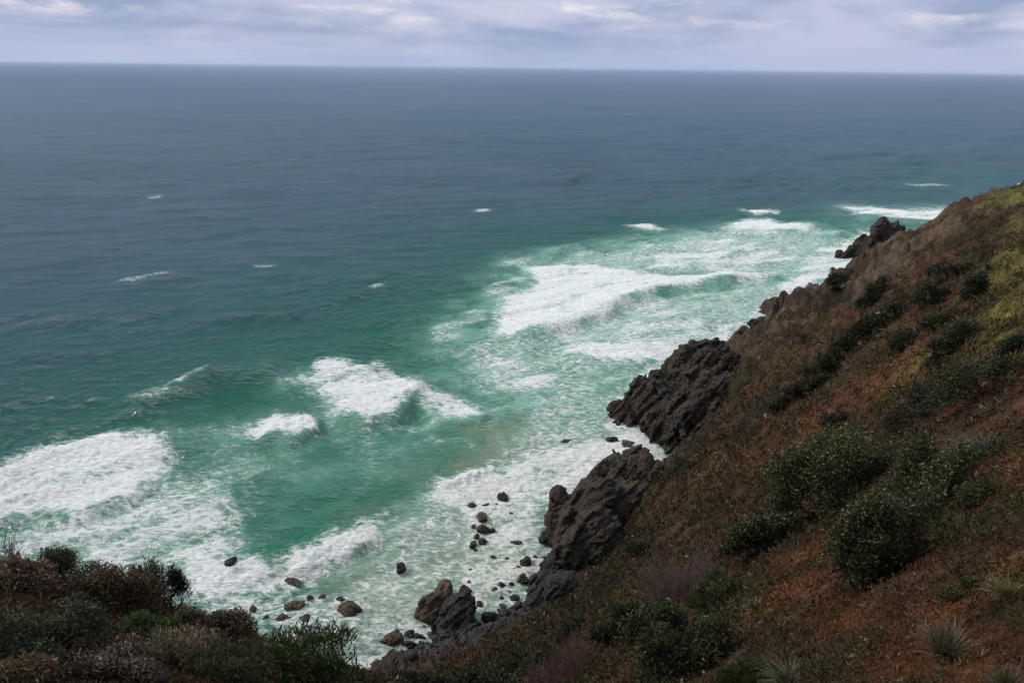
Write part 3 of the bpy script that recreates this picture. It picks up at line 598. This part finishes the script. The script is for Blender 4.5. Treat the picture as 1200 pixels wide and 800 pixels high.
wv = k.n('ShaderNodeVectorMath', {0: flat, 1: k.n('ShaderNodeVectorMath', {0: k.n('ShaderNodeTexNoise', {'Vector': flat, 'Scale': .35, 'Detail': 3}).outputs[1], 1: (3.2, 3.2, 0)}, operation='MULTIPLY').outputs[0]}, operation='ADD').outputs[0]
st = k.scalev(wv, (.62, 1.25, 1), R(-32))
vor1 = k.n('ShaderNodeTexVoronoi', {'Vector': st, 'Scale': .62}, feature='DISTANCE_TO_EDGE').outputs[0]
vor2 = k.n('ShaderNodeTexVoronoi', {'Vector': st, 'Scale': 2.1}, feature='DISTANCE_TO_EDGE').outputs[0]
fn = k.noise(st, .8, 9, .68, .5); fn2 = k.noise(k.scalev(wv, (.35, 1.6, 1), R(-32)), 1.1, 7, .65)
lace = k.math('ADD', k.math('MULTIPLY', k.ramp(vor1, 0, .42, 0, 1, False), .42), k.math('MULTIPLY', k.ramp(vor2, 0, .4, 0, 1, False), .3))
thr = k.math('ADD', k.math('MULTIPLY', lace, .50), k.math('ADD', k.math('MULTIPLY', k.ramp(fn, .3, .7, 0, 1, False), .40), k.math('ADD', k.math('MULTIPLY', k.ramp(fn2, .3, .7, 0, 1, False), .32), -.05)))
mask = k.ramp(k.math('SUBTRACT', af, thr), -.10, .24)
mask = k.math('MULTIPLY', mask, k.ramp(af, .02, .22))
soft = k.math('MULTIPLY', k.ramp(k.math('SUBTRACT', af, thr), -.38, .15), k.ramp(af, .02, .4, 0, .55))
big = k.noise(flat, .02, 5, .6, .3)
aof = k.attr('offshore').outputs['Fac']
deep = k.mix(k.ramp(big, .35, .65), (.036, .082, .116, 1), (.042, .092, .122, 1))
deep = k.mix(aof, deep, (.040, .072, .135, 1))
c = k.mix(ash, deep, (.010, .098, .068, 1))
c = k.mix(k.math('MULTIPLY', ash2, .85), c, (.024, .175, .110, 1))
mn = k.noise(wv, .09, 6, .6)
c = k.mix(k.math('MULTIPLY', am, k.ramp(mn, .3, .68, .15, .95)), c, (.22, .46, .36, 1))
c = k.mix(k.math('MULTIPLY', asd, .7), c, (.27, .29, .18, 1))
c = k.mix(soft, c, (.40, .55, .47, 1))
fcol = k.mix(k.math('MULTIPLY', asd, k.ramp(fn, .3, .7)), (.86, .86, .85, 1), (.74, .71, .55, 1))
fcol = k.mix(k.ramp(fn2, .32, .6, .5, 0), fcol, (.46, .58, .55, 1))
c = k.mix(mask, c, fcol)
# bump: ripples and foam
rip = k.noise(k.scalev(pos, (.42, 1.7, 1), R(-22)), .7, 9, .66, .2); rip2 = k.noise(k.scalev(pos, (.4, 2.0, 1), R(-26)), .09, 7, .62)
b1 = k.n('ShaderNodeBump', {'Height': k.math('ADD', k.math('MULTIPLY', rip, 1.5), k.math('MULTIPLY', rip2, 3.0)), 'Distance': 1.15, 'Strength': 1.0})
b2 = k.n('ShaderNodeBump', {'Height': k.math('ADD', k.math('MULTIPLY', mask, .5), k.math('ADD', fn2, fn)), 'Distance': .3, 'Strength': .7, 'Normal': b1.outputs[0]})
dif = k.n('ShaderNodeBsdfDiffuse', {'Color': c, 'Normal': b2.outputs[0]})
gl = k.n('ShaderNodeBsdfGlossy', {'Color': (.92, .95, 1, 1), 'Roughness': .16, 'Normal': b1.outputs[0]})
fr = k.n('ShaderNodeFresnel', {'IOR': 1.33, 'Normal': b1.outputs[0]}).outputs[0]
wind = k.ramp(k.noise(k.scalev(flat, (.5, 1.6, 1), R(-12)), .006, 6, .62, .3), .3, .7, .86, 1.1)
fac = k.math('MULTIPLY', k.math('MULTIPLY', k.math('MINIMUM', k.math('MULTIPLY', fr, .72), .42), wind), k.math('SUBTRACT', 1.0, k.math('MULTIPLY', mask, .95)))
mx = k.n('ShaderNodeMixShader', {0: fac, 1: dif.outputs[0], 2: gl.outputs[0]})
k.t.links.new(mx.outputs[0], k.out.inputs[0])
tag(link('sea', me, k.m), kind='structure')

# ------------------------------------------------------------------ foliage
def leaves_geo(c, d, n, L, W, col):
    """rhombic leaves: centre base c, along d, face normal n, length L, width W"""
    s = np.cross(d, n); s /= np.linalg.norm(s, axis=1)[:, None] + 1e-9
    a = c; b_ = c + d * (L * .45)[:, None] + s * (W * .5)[:, None] + n * (L * .06)[:, None]; t = c + d * L[:, None]; e = c + d * (L * .45)[:, None] - s * (W * .5)[:, None] + n * (L * .06)[:, None]
    V = np.stack([a, b_, t, e], 1).reshape(-1, 3); Fq = np.arange(len(V)).reshape(-1, 4)
    return V, Fq, np.repeat(col, 4, axis=0)
def unit(v): return v / (np.linalg.norm(v, axis=1)[:, None] + 1e-9)
def tubes(paths, radii, sides=5):
    Vs = []; Fs = []; off = 0
    for pth, rd in zip(paths, radii):
        n = len(pth)
        for i in range(n):
            t = pth[min(i + 1, n - 1)] - pth[max(i - 1, 0)]; t = t / (np.linalg.norm(t) + 1e-9)
            u = np.cross(t, [.3, .5, .81]); u /= np.linalg.norm(u) + 1e-9; v = np.cross(t, u)
            for k_ in range(sides):
                a_ = 2 * math.pi * k_ / sides; Vs.append(pth[i] + (u * math.cos(a_) + v * math.sin(a_)) * rd[i])
        for i in range(n - 1):
            for k_ in range(sides):
                k2 = (k_ + 1) % sides; Fs.append((off + i * sides + k_, off + i * sides + k2, off + (i + 1) * sides + k2, off + (i + 1) * sides + k_))
        off += n * sides
    return np.array(Vs), np.array(Fs)

UP = np.array([0, 0, 1.0])
def landhit(px, py):
    for k_ in range(40):
        b_, t_ = hit(px, py + 2 * k_)
        if b_[2] > 8: return b_, t_
    return b_, t_
def shrub(px, py, w, h, label, col, tip=None, nleaf=5000, leaf=None, name='shrub', cat='shrub', group=None, depth=None, seed=None, lobes=14, flat=.55, elong=1.0, ang=0.0, spiky=0.0, t_at=None, gap=.0, bias=0.0):
    """px,py: base middle in the photo; w,h in photo pixels"""
    seed = seed or int(px * 3 + py * 11); g = np.random.default_rng(seed)
    if t_at is None: base, t = landhit(px, py)
    else:
        base = P(px, py, t_at); t = t_at; base[2] = height(base[0:1], base[1:2])[0]
    wm = w * t / F / 2; hm = h * t / F
    rx = wm * elong; ry = (depth * wm if depth else wm * .6); rz = hm * .5
    leaf = (leaf or 5.0) * t / F
    # lobes over an uneven dome
    C = []; 
    for i in range(lobes):
        a_ = g.uniform(0, 2 * math.pi); rr_ = math.sqrt(g.random()) * .78
        x, y = rr_ * math.cos(a_), rr_ * math.sin(a_); z = math.sqrt(max(0, 1 - rr_ ** 2)) * g.uniform(.12, .8)
        C.append((x, y, z, g.uniform(.24, .42)))
    C = np.array(C); ca, sa = math.cos(ang), math.sin(ang)
    idx = g.integers(0, lobes, nleaf); dr = unit(g.normal(size=(nleaf, 3))); dr[:, 2] = np.where(dr[:, 2] < -.3, -dr[:, 2], dr[:, 2])
    rad = C[idx, 3] * (g.random(nleaf) ** .5) * 1.08 * (1 + .25 * pn(dr * 2.2 + idx[:, None] * 3.7))
    loc = C[idx, :3] + dr * rad[:, None]
    loc[:, 2] = np.maximum(loc[:, 2], .02 * g.random(nleaf))
    q_ = loc * np.array([rx, ry, 1])[None]
    X = q_[:, 0] * ca - q_[:, 1] * sa; Y = q_[:, 0] * sa + q_[:, 1] * ca
    gz = height(base[0] + X, base[1] + Y, False) - height(base[0:1], base[1:2], False)[0]
    gz = np.clip(gz, -hm * 1.6, hm * 1.2)
    Z = loc[:, 2] * hm * 1.2 + gz * .4
    cen = np.stack([X, Y, Z], 1)
    out = unit(dr * .8 + UP * .55 + g.normal(size=dr.shape) * .45 + spiky * UP)
    d = unit(out * (.5 + spiky) + g.normal(size=dr.shape) * .55); n_ = unit(np.cross(d, g.normal(size=dr.shape))); n_ = unit(n_ + UP * .4)
    n_ = unit(n_ - d * (n_ * d).sum(1)[:, None])
    L = leaf * g.uniform(.7, 1.5, nleaf); W = L * g.uniform(.26, .45, nleaf) * (.55 if spiky > .3 else 1)
    cv = np.array(col)[None] * g.uniform(.55, 1.5, nleaf)[:, None] * (1 + .35 * pn(cen / (hm + .01) * 2.5 + seed))[:, None]
    if tip is not None:
        tm = ((g.random(nleaf) < (.22 if px < 450 else .05) + .16 * np.clip(loc[:, 2], 0, 1)) )[:, None]; cv = np.where(tm, np.array(tip)[None] * g.uniform(.6, 1.4, nleaf)[:, None], cv)  # pale leaf tips, more of them higher up: sunlit crown tops put into colour
    V, Fq, cc = leaves_geo(cen, d, n_, L, W, cv.clip(.002, .9))
    root = bpy.data.objects.new(name, None); COL.objects.link(root); root.location = base; root.empty_display_size = .5
    tag(root, label, cat, group)
    link('foliage', new_mesh('foliage', V, Fq, 4, False, cols=cc), M_leaf, root)
    paths = []; rad_ = []
    for i in range(min(lobes, 9)):
        e = C[i]; qx, qy = e[0] * rx, e[1] * ry; ex, ey = qx * ca - qy * sa, qx * sa + qy * ca
        ez = e[2] * hm * .9 + float(np.clip(height(np.array([base[0] + ex]), np.array([base[1] + ey]), False)[0] - height(base[0:1], base[1:2], False)[0], -hm, hm)) * .6
        p0 = np.array([ex * .12, ey * .12, -.15 * hm]); p2 = np.array([ex, ey, ez]); pm = (p0 + p2) / 2 + g.normal(size=3) * .06 * hm + UP * .05 * hm
        b0 = max(.02 * hm, .012); paths.append([p0, pm, p2]); rad_.append([b0, b0 * .6, b0 * .25])
    V, Fq = tubes(paths, rad_); link('stem', new_mesh('stem', V, Fq, 4, True), M_bark, root)
    return root
def twiggy(px, py, w, h, label, col, n=260, name='bare_shrub', t_at=None, cat='bare shrub', thick=.8, seed=None, sub=3, leafy=0):
    seed = seed or int(px * 5 + py * 3); g = np.random.default_rng(seed)
    if t_at is None: base, t = landhit(px, py)
    else: base = P(px, py, t_at); t = t_at; base[2] = height(base[0:1], base[1:2])[0]
    wm = w * t / F / 2; hm = h * t / F; paths = []; rad_ = []; th = thick * t / F
    for i in range(n):
        a_ = g.uniform(0, 6.28); sp = math.sqrt(g.random()); L = hm * g.uniform(.4, 1.1) * (.8 + .35 * math.sin(a_ * 2 + seed))
        b0 = np.array([math.cos(a_), math.sin(a_), 0]) * wm * .55 * sp; e = np.array([math.cos(a_) * wm * sp, math.sin(a_) * wm * sp, L * math.sqrt(max(.1, 1 - .5 * sp * sp))])
        b0[2] = float(np.clip((-.45 * b0[1] + .35 * b0[0]), -hm, hm)) - .1 * hm; e[2] += b0[2]
        mid = (b0 + e) / 2 + g.normal(size=3) * .07 * hm; paths.append([b0, mid, e]); rad_.append([th * .6, th * .42, th * .18])
        for s_ in range(sub):
            f_ = g.uniform(.35, .9); st_ = b0 + (e - b0) * f_; en = st_ + (e - b0) * g.uniform(.2, .35) + g.normal(size=3) * .13 * hm
            paths.append([st_, en]); rad_.append([th * .33, th * .14])
    V, Fq = tubes(paths, rad_, 3)
    cv = np.array(col)[None] * (1 + .4 * pn(V * 6 / (hm + .01)))[:, None]
    o = link(name, new_mesh(name, V, Fq, 4, True, cols=cv.clip(.003, .9)), M_twig, loc=base); tag(o, label, cat); return o
def tussock(px, py, w, h, label, col, tip=(.22, .12, .08), n=420, name='grass_tussock', seed=None, cat='tussock'):
    seed = seed or int(px + py * 7); g = np.random.default_rng(seed); base, t = landhit(px, py); wm = w * t / F / 2; hm = h * t / F
    Vs = []; Fs = []; Cs = []; off = 0; bw = max(.9 * t / F, .004)
    for i in range(n):
        a_ = g.uniform(0, 6.28); lean = g.random() ** .7; L = hm * g.uniform(.6, 1.15); o_ = np.array([math.cos(a_), math.sin(a_), 0]); s_ = np.array([-math.sin(a_), math.cos(a_), 0])
        b0 = o_ * wm * .3 * g.random(); b0[2] = -.04; L *= g.uniform(.55, 1.1); wob = g.normal(size=3) * wm * .18; lean = min(1.25, lean * (1 + .35 * math.cos(a_ - 1.2 * seed)))
        K = 6; dry = g.random() < .22
        for j in range(K):
            f_ = j / (K - 1); pp = b0 + o_ * wm * lean * (f_ ** 1.25) + UP * L * (f_ - lean * .72 * f_ ** 2.4) + wob * f_ ** 2; ww = bw * (1 - f_ * .85) * (.9)
            Vs += [pp - s_ * ww, pp + s_ * ww]
            cc = np.array(col) * g.uniform(.7, 1.3) if not dry else np.array(tip) * g.uniform(.6, 1.2)
            if f_ > .75: cc = cc * .5 + np.array(tip) * .5
            Cs += [cc, cc]
            if j: Fs.append((off + 2 * j - 2, off + 2 * j - 1, off + 2 * j + 1, off + 2 * j))
        off += 2 * K
    o = link(name, new_mesh(name, np.array(Vs), np.array(Fs), 4, True, cols=np.array(Cs)), M_leaf, loc=base); return tag(o, label, cat)

DG = (.019, .024, .007); MG = (.027, .035, .009); LG = (.058, .066, .018); GY = (.035, .045, .028); BG = (.030, .026, .014)
PT = (.15, .16, .065)
# right slope, near to far
shrub(965, 600, 150, 110, 'round-topped grey-green shrub mid-slope, left of its two dark neighbours', MG, PT, 26000, 3.5)
shrub(1066, 612, 130, 105, 'broad leafy shrub mid-slope between the round-topped shrub and the spiky tuft', MG, PT, 26000, 3.5)
shrub(1014, 685, 110, 125, 'darkest tall shrub mid-slope, just below the other two big shrubs', DG, PT, 28000, 3.5)
shrub(882, 655, 85, 55, 'small blackish shrub alone on the slope left of the big trio', DG, PT, 12000, 3.5)
shrub(1150, 470, 130, 45, 'wide dark green shrub at the right edge above the reddish ground', DG, LG, 6000, 4.2, depth=.7)
shrub(1068, 498, 90, 42, 'smooth dome of dark scrub on the slope below the wide shrub', (.020, .020, .011), BG, 6000, 3.2, lobes=10, ang=.7, elong=1.1)
shrub(1118, 412, 64, 34, 'rounded dark green bush in the yellow grass, upper right slope', DG, MG, 4000, 3.2)
shrub(1140, 354, 42, 32, 'compact dark bush highest up in the yellow grass', DG, MG, 3000, 3)
shrub(1186, 418, 46, 26, 'dark bush cut by the right edge beside the yellow grass', DG, MG, 2500, 3.2)
shrub(1086, 360, 46, 26, 'low olive bush left of the compact dark bush', MG, LG, 2600, 3)
shrub(1055, 412, 44, 24, 'long low bush on the slope left of the rounded green bush', DG, MG, 2600, 3, ang=.8)
shrub(1092, 385, 36, 18, 'small grey-green bush above the rounded green bush', MG, GY, 1800, 3)
G_h = 'bushes forming the diagonal dark hedge across the slope'
for (a, b_, w_, h_, lb) in [(1030, 388, 34, 20, 'top end bush of the dark diagonal hedge on the slope'), (1006, 406, 36, 22, 'second bush down the dark diagonal hedge'), (982, 424, 36, 24, 'middle bush of the dark diagonal hedge, widest of it'), (958, 446, 34, 22, 'second lowest bush of the dark diagonal hedge'), (934, 466, 34, 18, 'lowest bush of the dark diagonal hedge, thinning out')]:
    shrub(a, b_, w_, h_, lb, DG, MG, 2400, 3, group=G_h, lobes=9)
shrub(1046, 374, 26, 16, 'uppermost sprig-like bush above the diagonal hedge', DG, MG, 1800, 3)
shrub(912, 486, 30, 14, 'thin trailing end of scrub below the diagonal hedge', DG, BG, 1500, 3)
shrub(1016, 362, 30, 24, 'dark bush in brown scrub left of the hedge top', DG, BG, 2200, 3)
shrub(1108, 324, 54, 14, 'long flat dark scrub strip near the top of the slope', DG, BG, 2400, 3)
shrub(980, 340, 24, 14, 'small dark scrub patch on the far slope edge', DG, BG, 1400, 3)
shrub(1100, 432, 44, 16, 'flat dark scrub patch under the rounded green bush', DG, MG, 2000, 3)
shrub(952, 462, 26, 14, 'small green bush just right of the hedge lower end', MG, LG, 1500, 3)
shrub(975, 500, 34, 18, 'low dark bush in brown scrub above the round-topped shrub', (.022, .022, .012), BG, 1800, 3)
shrub(1030, 345, 30, 16, 'faint green bush below the fin of rock, high on the slope', MG, BG, 1400, 3)
shrub(790, 795, 140, 100, 'big glossy dark shrub at the bottom centre-right of the slope', DG, (.06, .08, .02), 10000, 5)
shrub(716, 760, 66, 55, 'round bright-green shrub left of the big glossy dark one', DG, (.05, .07, .02), 5000, 4.5)
shrub(836, 716, 60, 50, 'yellow-green spiky shrub just above the big glossy dark one', (.04, .05, .015), (.12, .13, .04), 4000, 4.5, spiky=.6)
shrub(618, 800, 90, 50, 'dark green shrub in the gully at the bottom middle', DG, MG, 4500, 4)
shrub(880, 805, 90, 30, 'low grassy green clump on the bottom edge right of the glossy shrub', MG, LG, 3000, 5, spiky=.9)
shrub(1118, 700, 56, 26, 'moss-green dome of cushion plant above the grass tussock', (.05, .05, .012), (.09, .08, .02), 4000, 3, lobes=8)
shrub(1128, 600, 70, 34, 'low green creeping shrub right of the darkest tall shrub', MG, LG, 3000, 4)
twiggy(795, 705, 110, 80, 'purple-brown bare twiggy shrub on the slope above the yellow-green one', (.105, .074, .068), 330, thick=.65)
twiggy(655, 808, 90, 75, 'reddish bare twiggy shrub at the bottom left of the round green shrub', (.095, .055, .048), 330, thick=.65)
tussock(1110, 772, 84, 52, 'large arching grass tussock with pinkish dry tips, bottom right', (.030, .044, .018), (.17, .10, .07))
tussock(1156, 536, 72, 30, 'strappy grey-green tussock on the slope right of the big shrubs', (.035, .048, .026), (.11, .10, .07), 340)
tussock(925, 803, 60, 30, 'green tussock on the bottom edge below the rusty ground', (.030, .046, .016), (.11, .10, .06), 260)
tussock(1180, 700, 50, 26, 'small yellowish tussock by the right edge', (.06, .055, .02), (.15, .12, .05), 240)
tussock(885, 715, 36, 20, 'tiny pale green tuft on rusty ground', (.05, .07, .03), (.15, .13, .08), 160)
tussock(1180, 806, 60, 30, 'green-and-tan tussock in the bottom right corner', (.035, .042, .015), (.12, .08, .045), 260)
shrub(492, 812, 80, 30, 'dark scrub on the bottom edge between the leafy shrub and the shingle', DG, BG, 3500, 4, name='shrub')
shrub(556, 806, 70, 28, 'dark green-brown bush on the bottom edge below the shingle beach', DG, MG, 3500, 4)
shrub(668, 742, 44, 20, 'small dark bush above the dark shore rocks, left of the round bright-green shrub', DG, BG, 2600, 3.5)
shrub(752, 650, 46, 20, 'dark low bush on the seaward face above the blocky outcrop', DG, BG, 2600, 3.2)
# left foreground
shrub(370, 812, 130, 84, 'leafy light-green shrub standing up against the foamy water, bottom left of centre', (.035, .050, .016), (.10, .13, .05), 3400, 9.0, spiky=.7, t_at=10.5)
shrub(285, 800, 110, 50, 'dark green shrub between the leafy one and the pale dry clump', (.028, .035, .014), (.08, .09, .04), 6080, 4.8, spiky=.5)
shrub(60, 780, 160, 85, 'large blackish-green bush in the bottom left corner', (.024, .030, .012), (.09, .10, .055), 17100, 4.1)
shrub(150, 720, 110, 60, 'dark brown-green bush on the brink at left', (.050, .034, .018), (.11, .09, .05), 9500, 4.1)
shrub(200, 705, 60, 62, 'narrow dark upright bush breaking the skyline of the left brink', (.022, .026, .014), (.06, .06, .04), 4560, 4.1, spiky=.7)
shrub(90, 680, 70, 46, 'grey-green bush on the upper left brink', (.035, .04, .02), (.08, .085, .05), 4940, 4.1, spiky=.4)
shrub(262, 748, 90, 46, 'smooth brown-grey bush on the descending part of the brink', (.055, .036, .022), (.12, .09, .06), 9500, 3.4)
shrub(30, 690, 70, 40, 'dry tan and rust bush near the left edge', (.10, .055, .030), (.24, .19, .15), 5700, 4.1)
shrub(185, 752, 70, 36, 'bright green-centred low bush in the middle of the left brink', (.03, .05, .014), (.05, .09, .02), 4940, 3.4)
shrub(30, 800, 90, 30, 'pale orange-leaved low clump in the very bottom left corner', (.07, .045, .025), (.18, .13, .07), 4180, 4.8)
shrub(225, 785, 100, 50, 'pale dry clump of tan stalks left of the dark green shrub', (.10, .07, .04), (.30, .25, .19), 6840, 4.1, spiky=.9)
shrub(140, 800, 110, 50, 'brown and grey mixed bush at the bottom edge of the left brink', (.060, .038, .022), (.22, .19, .15), 7980, 4.1)
for (bx_, by_, bw_, bh_, dp_, lb_, sd_) in [(14, 684, 44, 34, 12.2, 'pale lichened rock among dry scrub at the left edge', 5), (232, 764, 46, 30, 12.0, 'pale brown rock face showing through scrub on the lower left brink', 6)]:
    c_ = P(bx_, by_, dp_); Qb, Fb = block(sd_ * 31, (bw_ * dp_ / F * .5, bw_ * dp_ / F * .45, bh_ * dp_ / F * .6), 5, 10, None, .12)
    tag(link('rock', new_mesh('rock', Qb, Fb, 3, False), M_pale, loc=c_), lb_, 'rock')
twiggy(6, 660, 44, 78, 'grey leafless shrub sticking up at the left edge', (.13, .12, .11), 40, cat='dead shrub', thick=1.3, sub=5)

# ground cover over the whole slope (stuff)
def ground_cover():
    g = np.random.default_rng(77)
    vis = (np.abs(AZ) < R(49)) & (RR > 2.5) & (RR < 420)
    dx, dy, dz = TX, TY, TZ - CAMZ
    zc = dx * cf[0] + dy * cf[1] + dz * cf[2]; zc = np.maximum(zc, .1); sx = (dx * cr[0] + dy * cr[1] + dz * cr[2]) / zc * F; sy = (dx * cu[0] + dy * cu[1] + dz * cu[2]) / zc * F
    idx = np.nonzero(vis.ravel() & (TZ > 2.5) & (np.abs(sx) < 760) & (sy > -500))[0]     # the part of the slope one can see from round here
    # only where the slope can be seen from near the camera
    N = 330000; ii = g.choice(idx, N); nid = np.nonzero((RR.ravel() > 1.3) & (RR.ravel() < 16) & (TZ > 2.5))[0]; ii = np.concatenate([ii, g.choice(nid, 34000)]); N = len(ii)
    rr_ = np.hypot(TX[ii], TY[ii]); a_ = np.arctan2(TX[ii], TY[ii]); rr_ = rr_ * np.exp(g.normal(size=N) * .006); a_ = a_ + g.normal(size=N) * .0012
    x = rr_ * np.sin(a_); y = rr_ * np.cos(a_); z = height(x, y)
    q_ = xyz(x, y, z)
    pr = .5 + 1.2 * fbm(q_ * .3 + 50, 3) - 1.6 * sstep(15, 7, z) * sstep(25, 60, rr_) - .8 * (sstep(150, 220, rr_) * sstep(36, 24, z))
    kp = g.random(N) < np.clip(pr + .45, .03, 1); x, y, z, rr_ = x[kp], y[kp], z[kp], rr_[kp]; n = len(x)
    dd = np.sqrt(x * x + y * y + (z - CAMZ) ** 2)
    size = np.clip(dd * .0056, .04, .65) * np.exp(g.normal(size=n) * .35).clip(.4, 1.6) * .86
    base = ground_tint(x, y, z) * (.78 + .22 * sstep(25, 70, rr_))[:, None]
    bush = sstep(.12, .4, fbm(q_[kp] * .5 + 140, 3)) * (g.random(n) < .8); z = z + bush * size * g.random(n) * 2.4
    base = base * (1 - .72 * bush[:, None]) + np.array((.028, .026, .012))[None] * .72 * bush[:, None] * g.uniform(.5, 1.6, n)[:, None]
    kind = g.random(n) + .35 * fbm(xyz(x, y, z, .25, 90), 2)
    K = 6
    c = np.repeat(np.stack([x, y, z], 1), K, 0); s = np.repeat(size, K); M = len(c)
    grass = np.repeat(kind < .35, K)
    dv = unit(g.normal(size=(M, 3)) * np.where(grass, .45, 1.0)[:, None] + UP * np.where(grass, 1.1, .55)[:, None])
    c = c + g.normal(size=(M, 3)) * (s * .35)[:, None] * np.array([1, 1, .35])
    c[:, 2] += s * .1
    nn = unit(np.cross(dv, g.normal(size=(M, 3)))); L = s * g.uniform(.5, 1.3, M); W = L * np.where(grass, .12, .30)
    jit = g.uniform(.75, 1.3, n)
    cc = base * jit[:, None]
    pale = g.random(n) < .022; cc[pale] = np.array((.16, .13, .10)) * g.uniform(.5, 1.4, pale.sum())[:, None]
    gr = (g.random(n) < .10); cc[gr] = np.array((.035, .045, .014)) * g.uniform(.6, 1.5, gr.sum())[:, None]
    cc = np.repeat(cc, K, 0) * g.uniform(.82, 1.2, M)[:, None]
    V, Fq, cv = leaves_geo(c, dv, nn, L, W, cc.clip(.002, .8))
    return new_mesh('ground_cover', V, Fq, 4, False, cols=cv)
tag(link('ground_cover', ground_cover(), M_dry), 'low rust-brown bracken, dry grass and litter covering the slope', 'ground cover', kind='stuff')

# ------------------------------------------------------------------ haze
bmh = bmesh.new(); bmesh.ops.create_cube(bmh, size=1.0)
for v in bmh.verts: v.co = Vector((v.co.x * 184000, v.co.y * 184000, -60 if v.co.z < 0 else 92))
mh = bpy.data.meshes.new('haze'); bmh.to_mesh(mh); bmh.free()
kh = NT('sea_haze'); vp = kh.n('ShaderNodeVolumePrincipled', {'Color': (.60, .74, 1.0, 1), 'Density': 1.7e-5, 'Anisotropy': .1}); kh.t.links.new(vp.outputs[0], kh.out.inputs[1])
tag(link('haze', mh, kh.m), 'thin sea haze softening the far water', 'haze', kind='stuff')

# ------------------------------------------------------------------ light, sky
SUN_EL, SUN_AZ = R(42), R(-76)      # azimuth from +Y, towards +X
w = bpy.data.worlds.new('World'); scn.world = w; w.use_nodes = True; nt = w.node_tree; nt.nodes.clear()
class WN(NT):
    def __init__(s, t): s.t = t
kw = WN(nt)
sky = kw.n('ShaderNodeTexSky'); sky.sky_type = 'NISHITA'; sky.sun_disc = False; sky.sun_elevation = SUN_EL; sky.sun_rotation = SUN_AZ % (2 * math.pi); sky.dust_density = 2.0
gen = kw.n('ShaderNodeTexCoord').outputs['Generated']
sep = kw.n('ShaderNodeSeparateXYZ', {0: gen}); z = sep.outputs[2]
cv = kw.scalev(gen, (3.2, 3.2, 15.0))
n1 = kw.noise(cv, 1.15, 7, .55, .5); n2 = kw.noise(cv, 2.6, 7, .6, .3)
cl = kw.mix(kw.ramp(n1, .36, .66), (.25, .32, .50, 1), (.49, .515, .665, 1))
cl = kw.mix(kw.math('MULTIPLY', kw.ramp(n2, .49, .70), kw.ramp(z, .03, .075)), cl, (.78, .73, .77, 1))
hz = kw.ramp(z, 0.0, .055, 1, 0)
cl = kw.mix(kw.math('MULTIPLY', hz, .7), cl, (.39, .46, .65, 1))
up = kw.ramp(z, .10, .75, 0, 1)
cl = kw.mix(up, cl, kw.mix(kw.ramp(n1, .35, .65), (.62, .69, .82, 1), (.95, .98, 1.04, 1)))
cl10 = kw.mix(1.0, cl, (10, 10, 10, 1), 'MULTIPLY')
tot = kw.mix(.93, sky.outputs[0], cl10)
bg = kw.n('ShaderNodeBackground', {0: tot, 1: 0.1}); ow = nt.nodes.new('ShaderNodeOutputWorld'); nt.links.new(bg.outputs[0], ow.inputs[0])
sd = bpy.data.lights.new('sun', 'SUN'); sd.energy = 2.6; sd.angle = R(14); sd.color = (1, .96, .9); so = bpy.data.objects.new('sun', sd); COL.objects.link(so)
dv = Vector((math.sin(SUN_AZ) * math.cos(SUN_EL), math.cos(SUN_AZ) * math.cos(SUN_EL), math.sin(SUN_EL)))
so.rotation_euler = dv.to_track_quat('Z', 'Y').to_euler(); so.location = dv * 300
scn.view_settings.view_transform = 'Standard'; scn.view_settings.look = 'None'; scn.view_settings.gamma = 1; scn.view_settings.exposure = 0.25
scn.render.engine = 'CYCLES'
scn.cycles.max_bounces = 4; scn.cycles.diffuse_bounces = 2
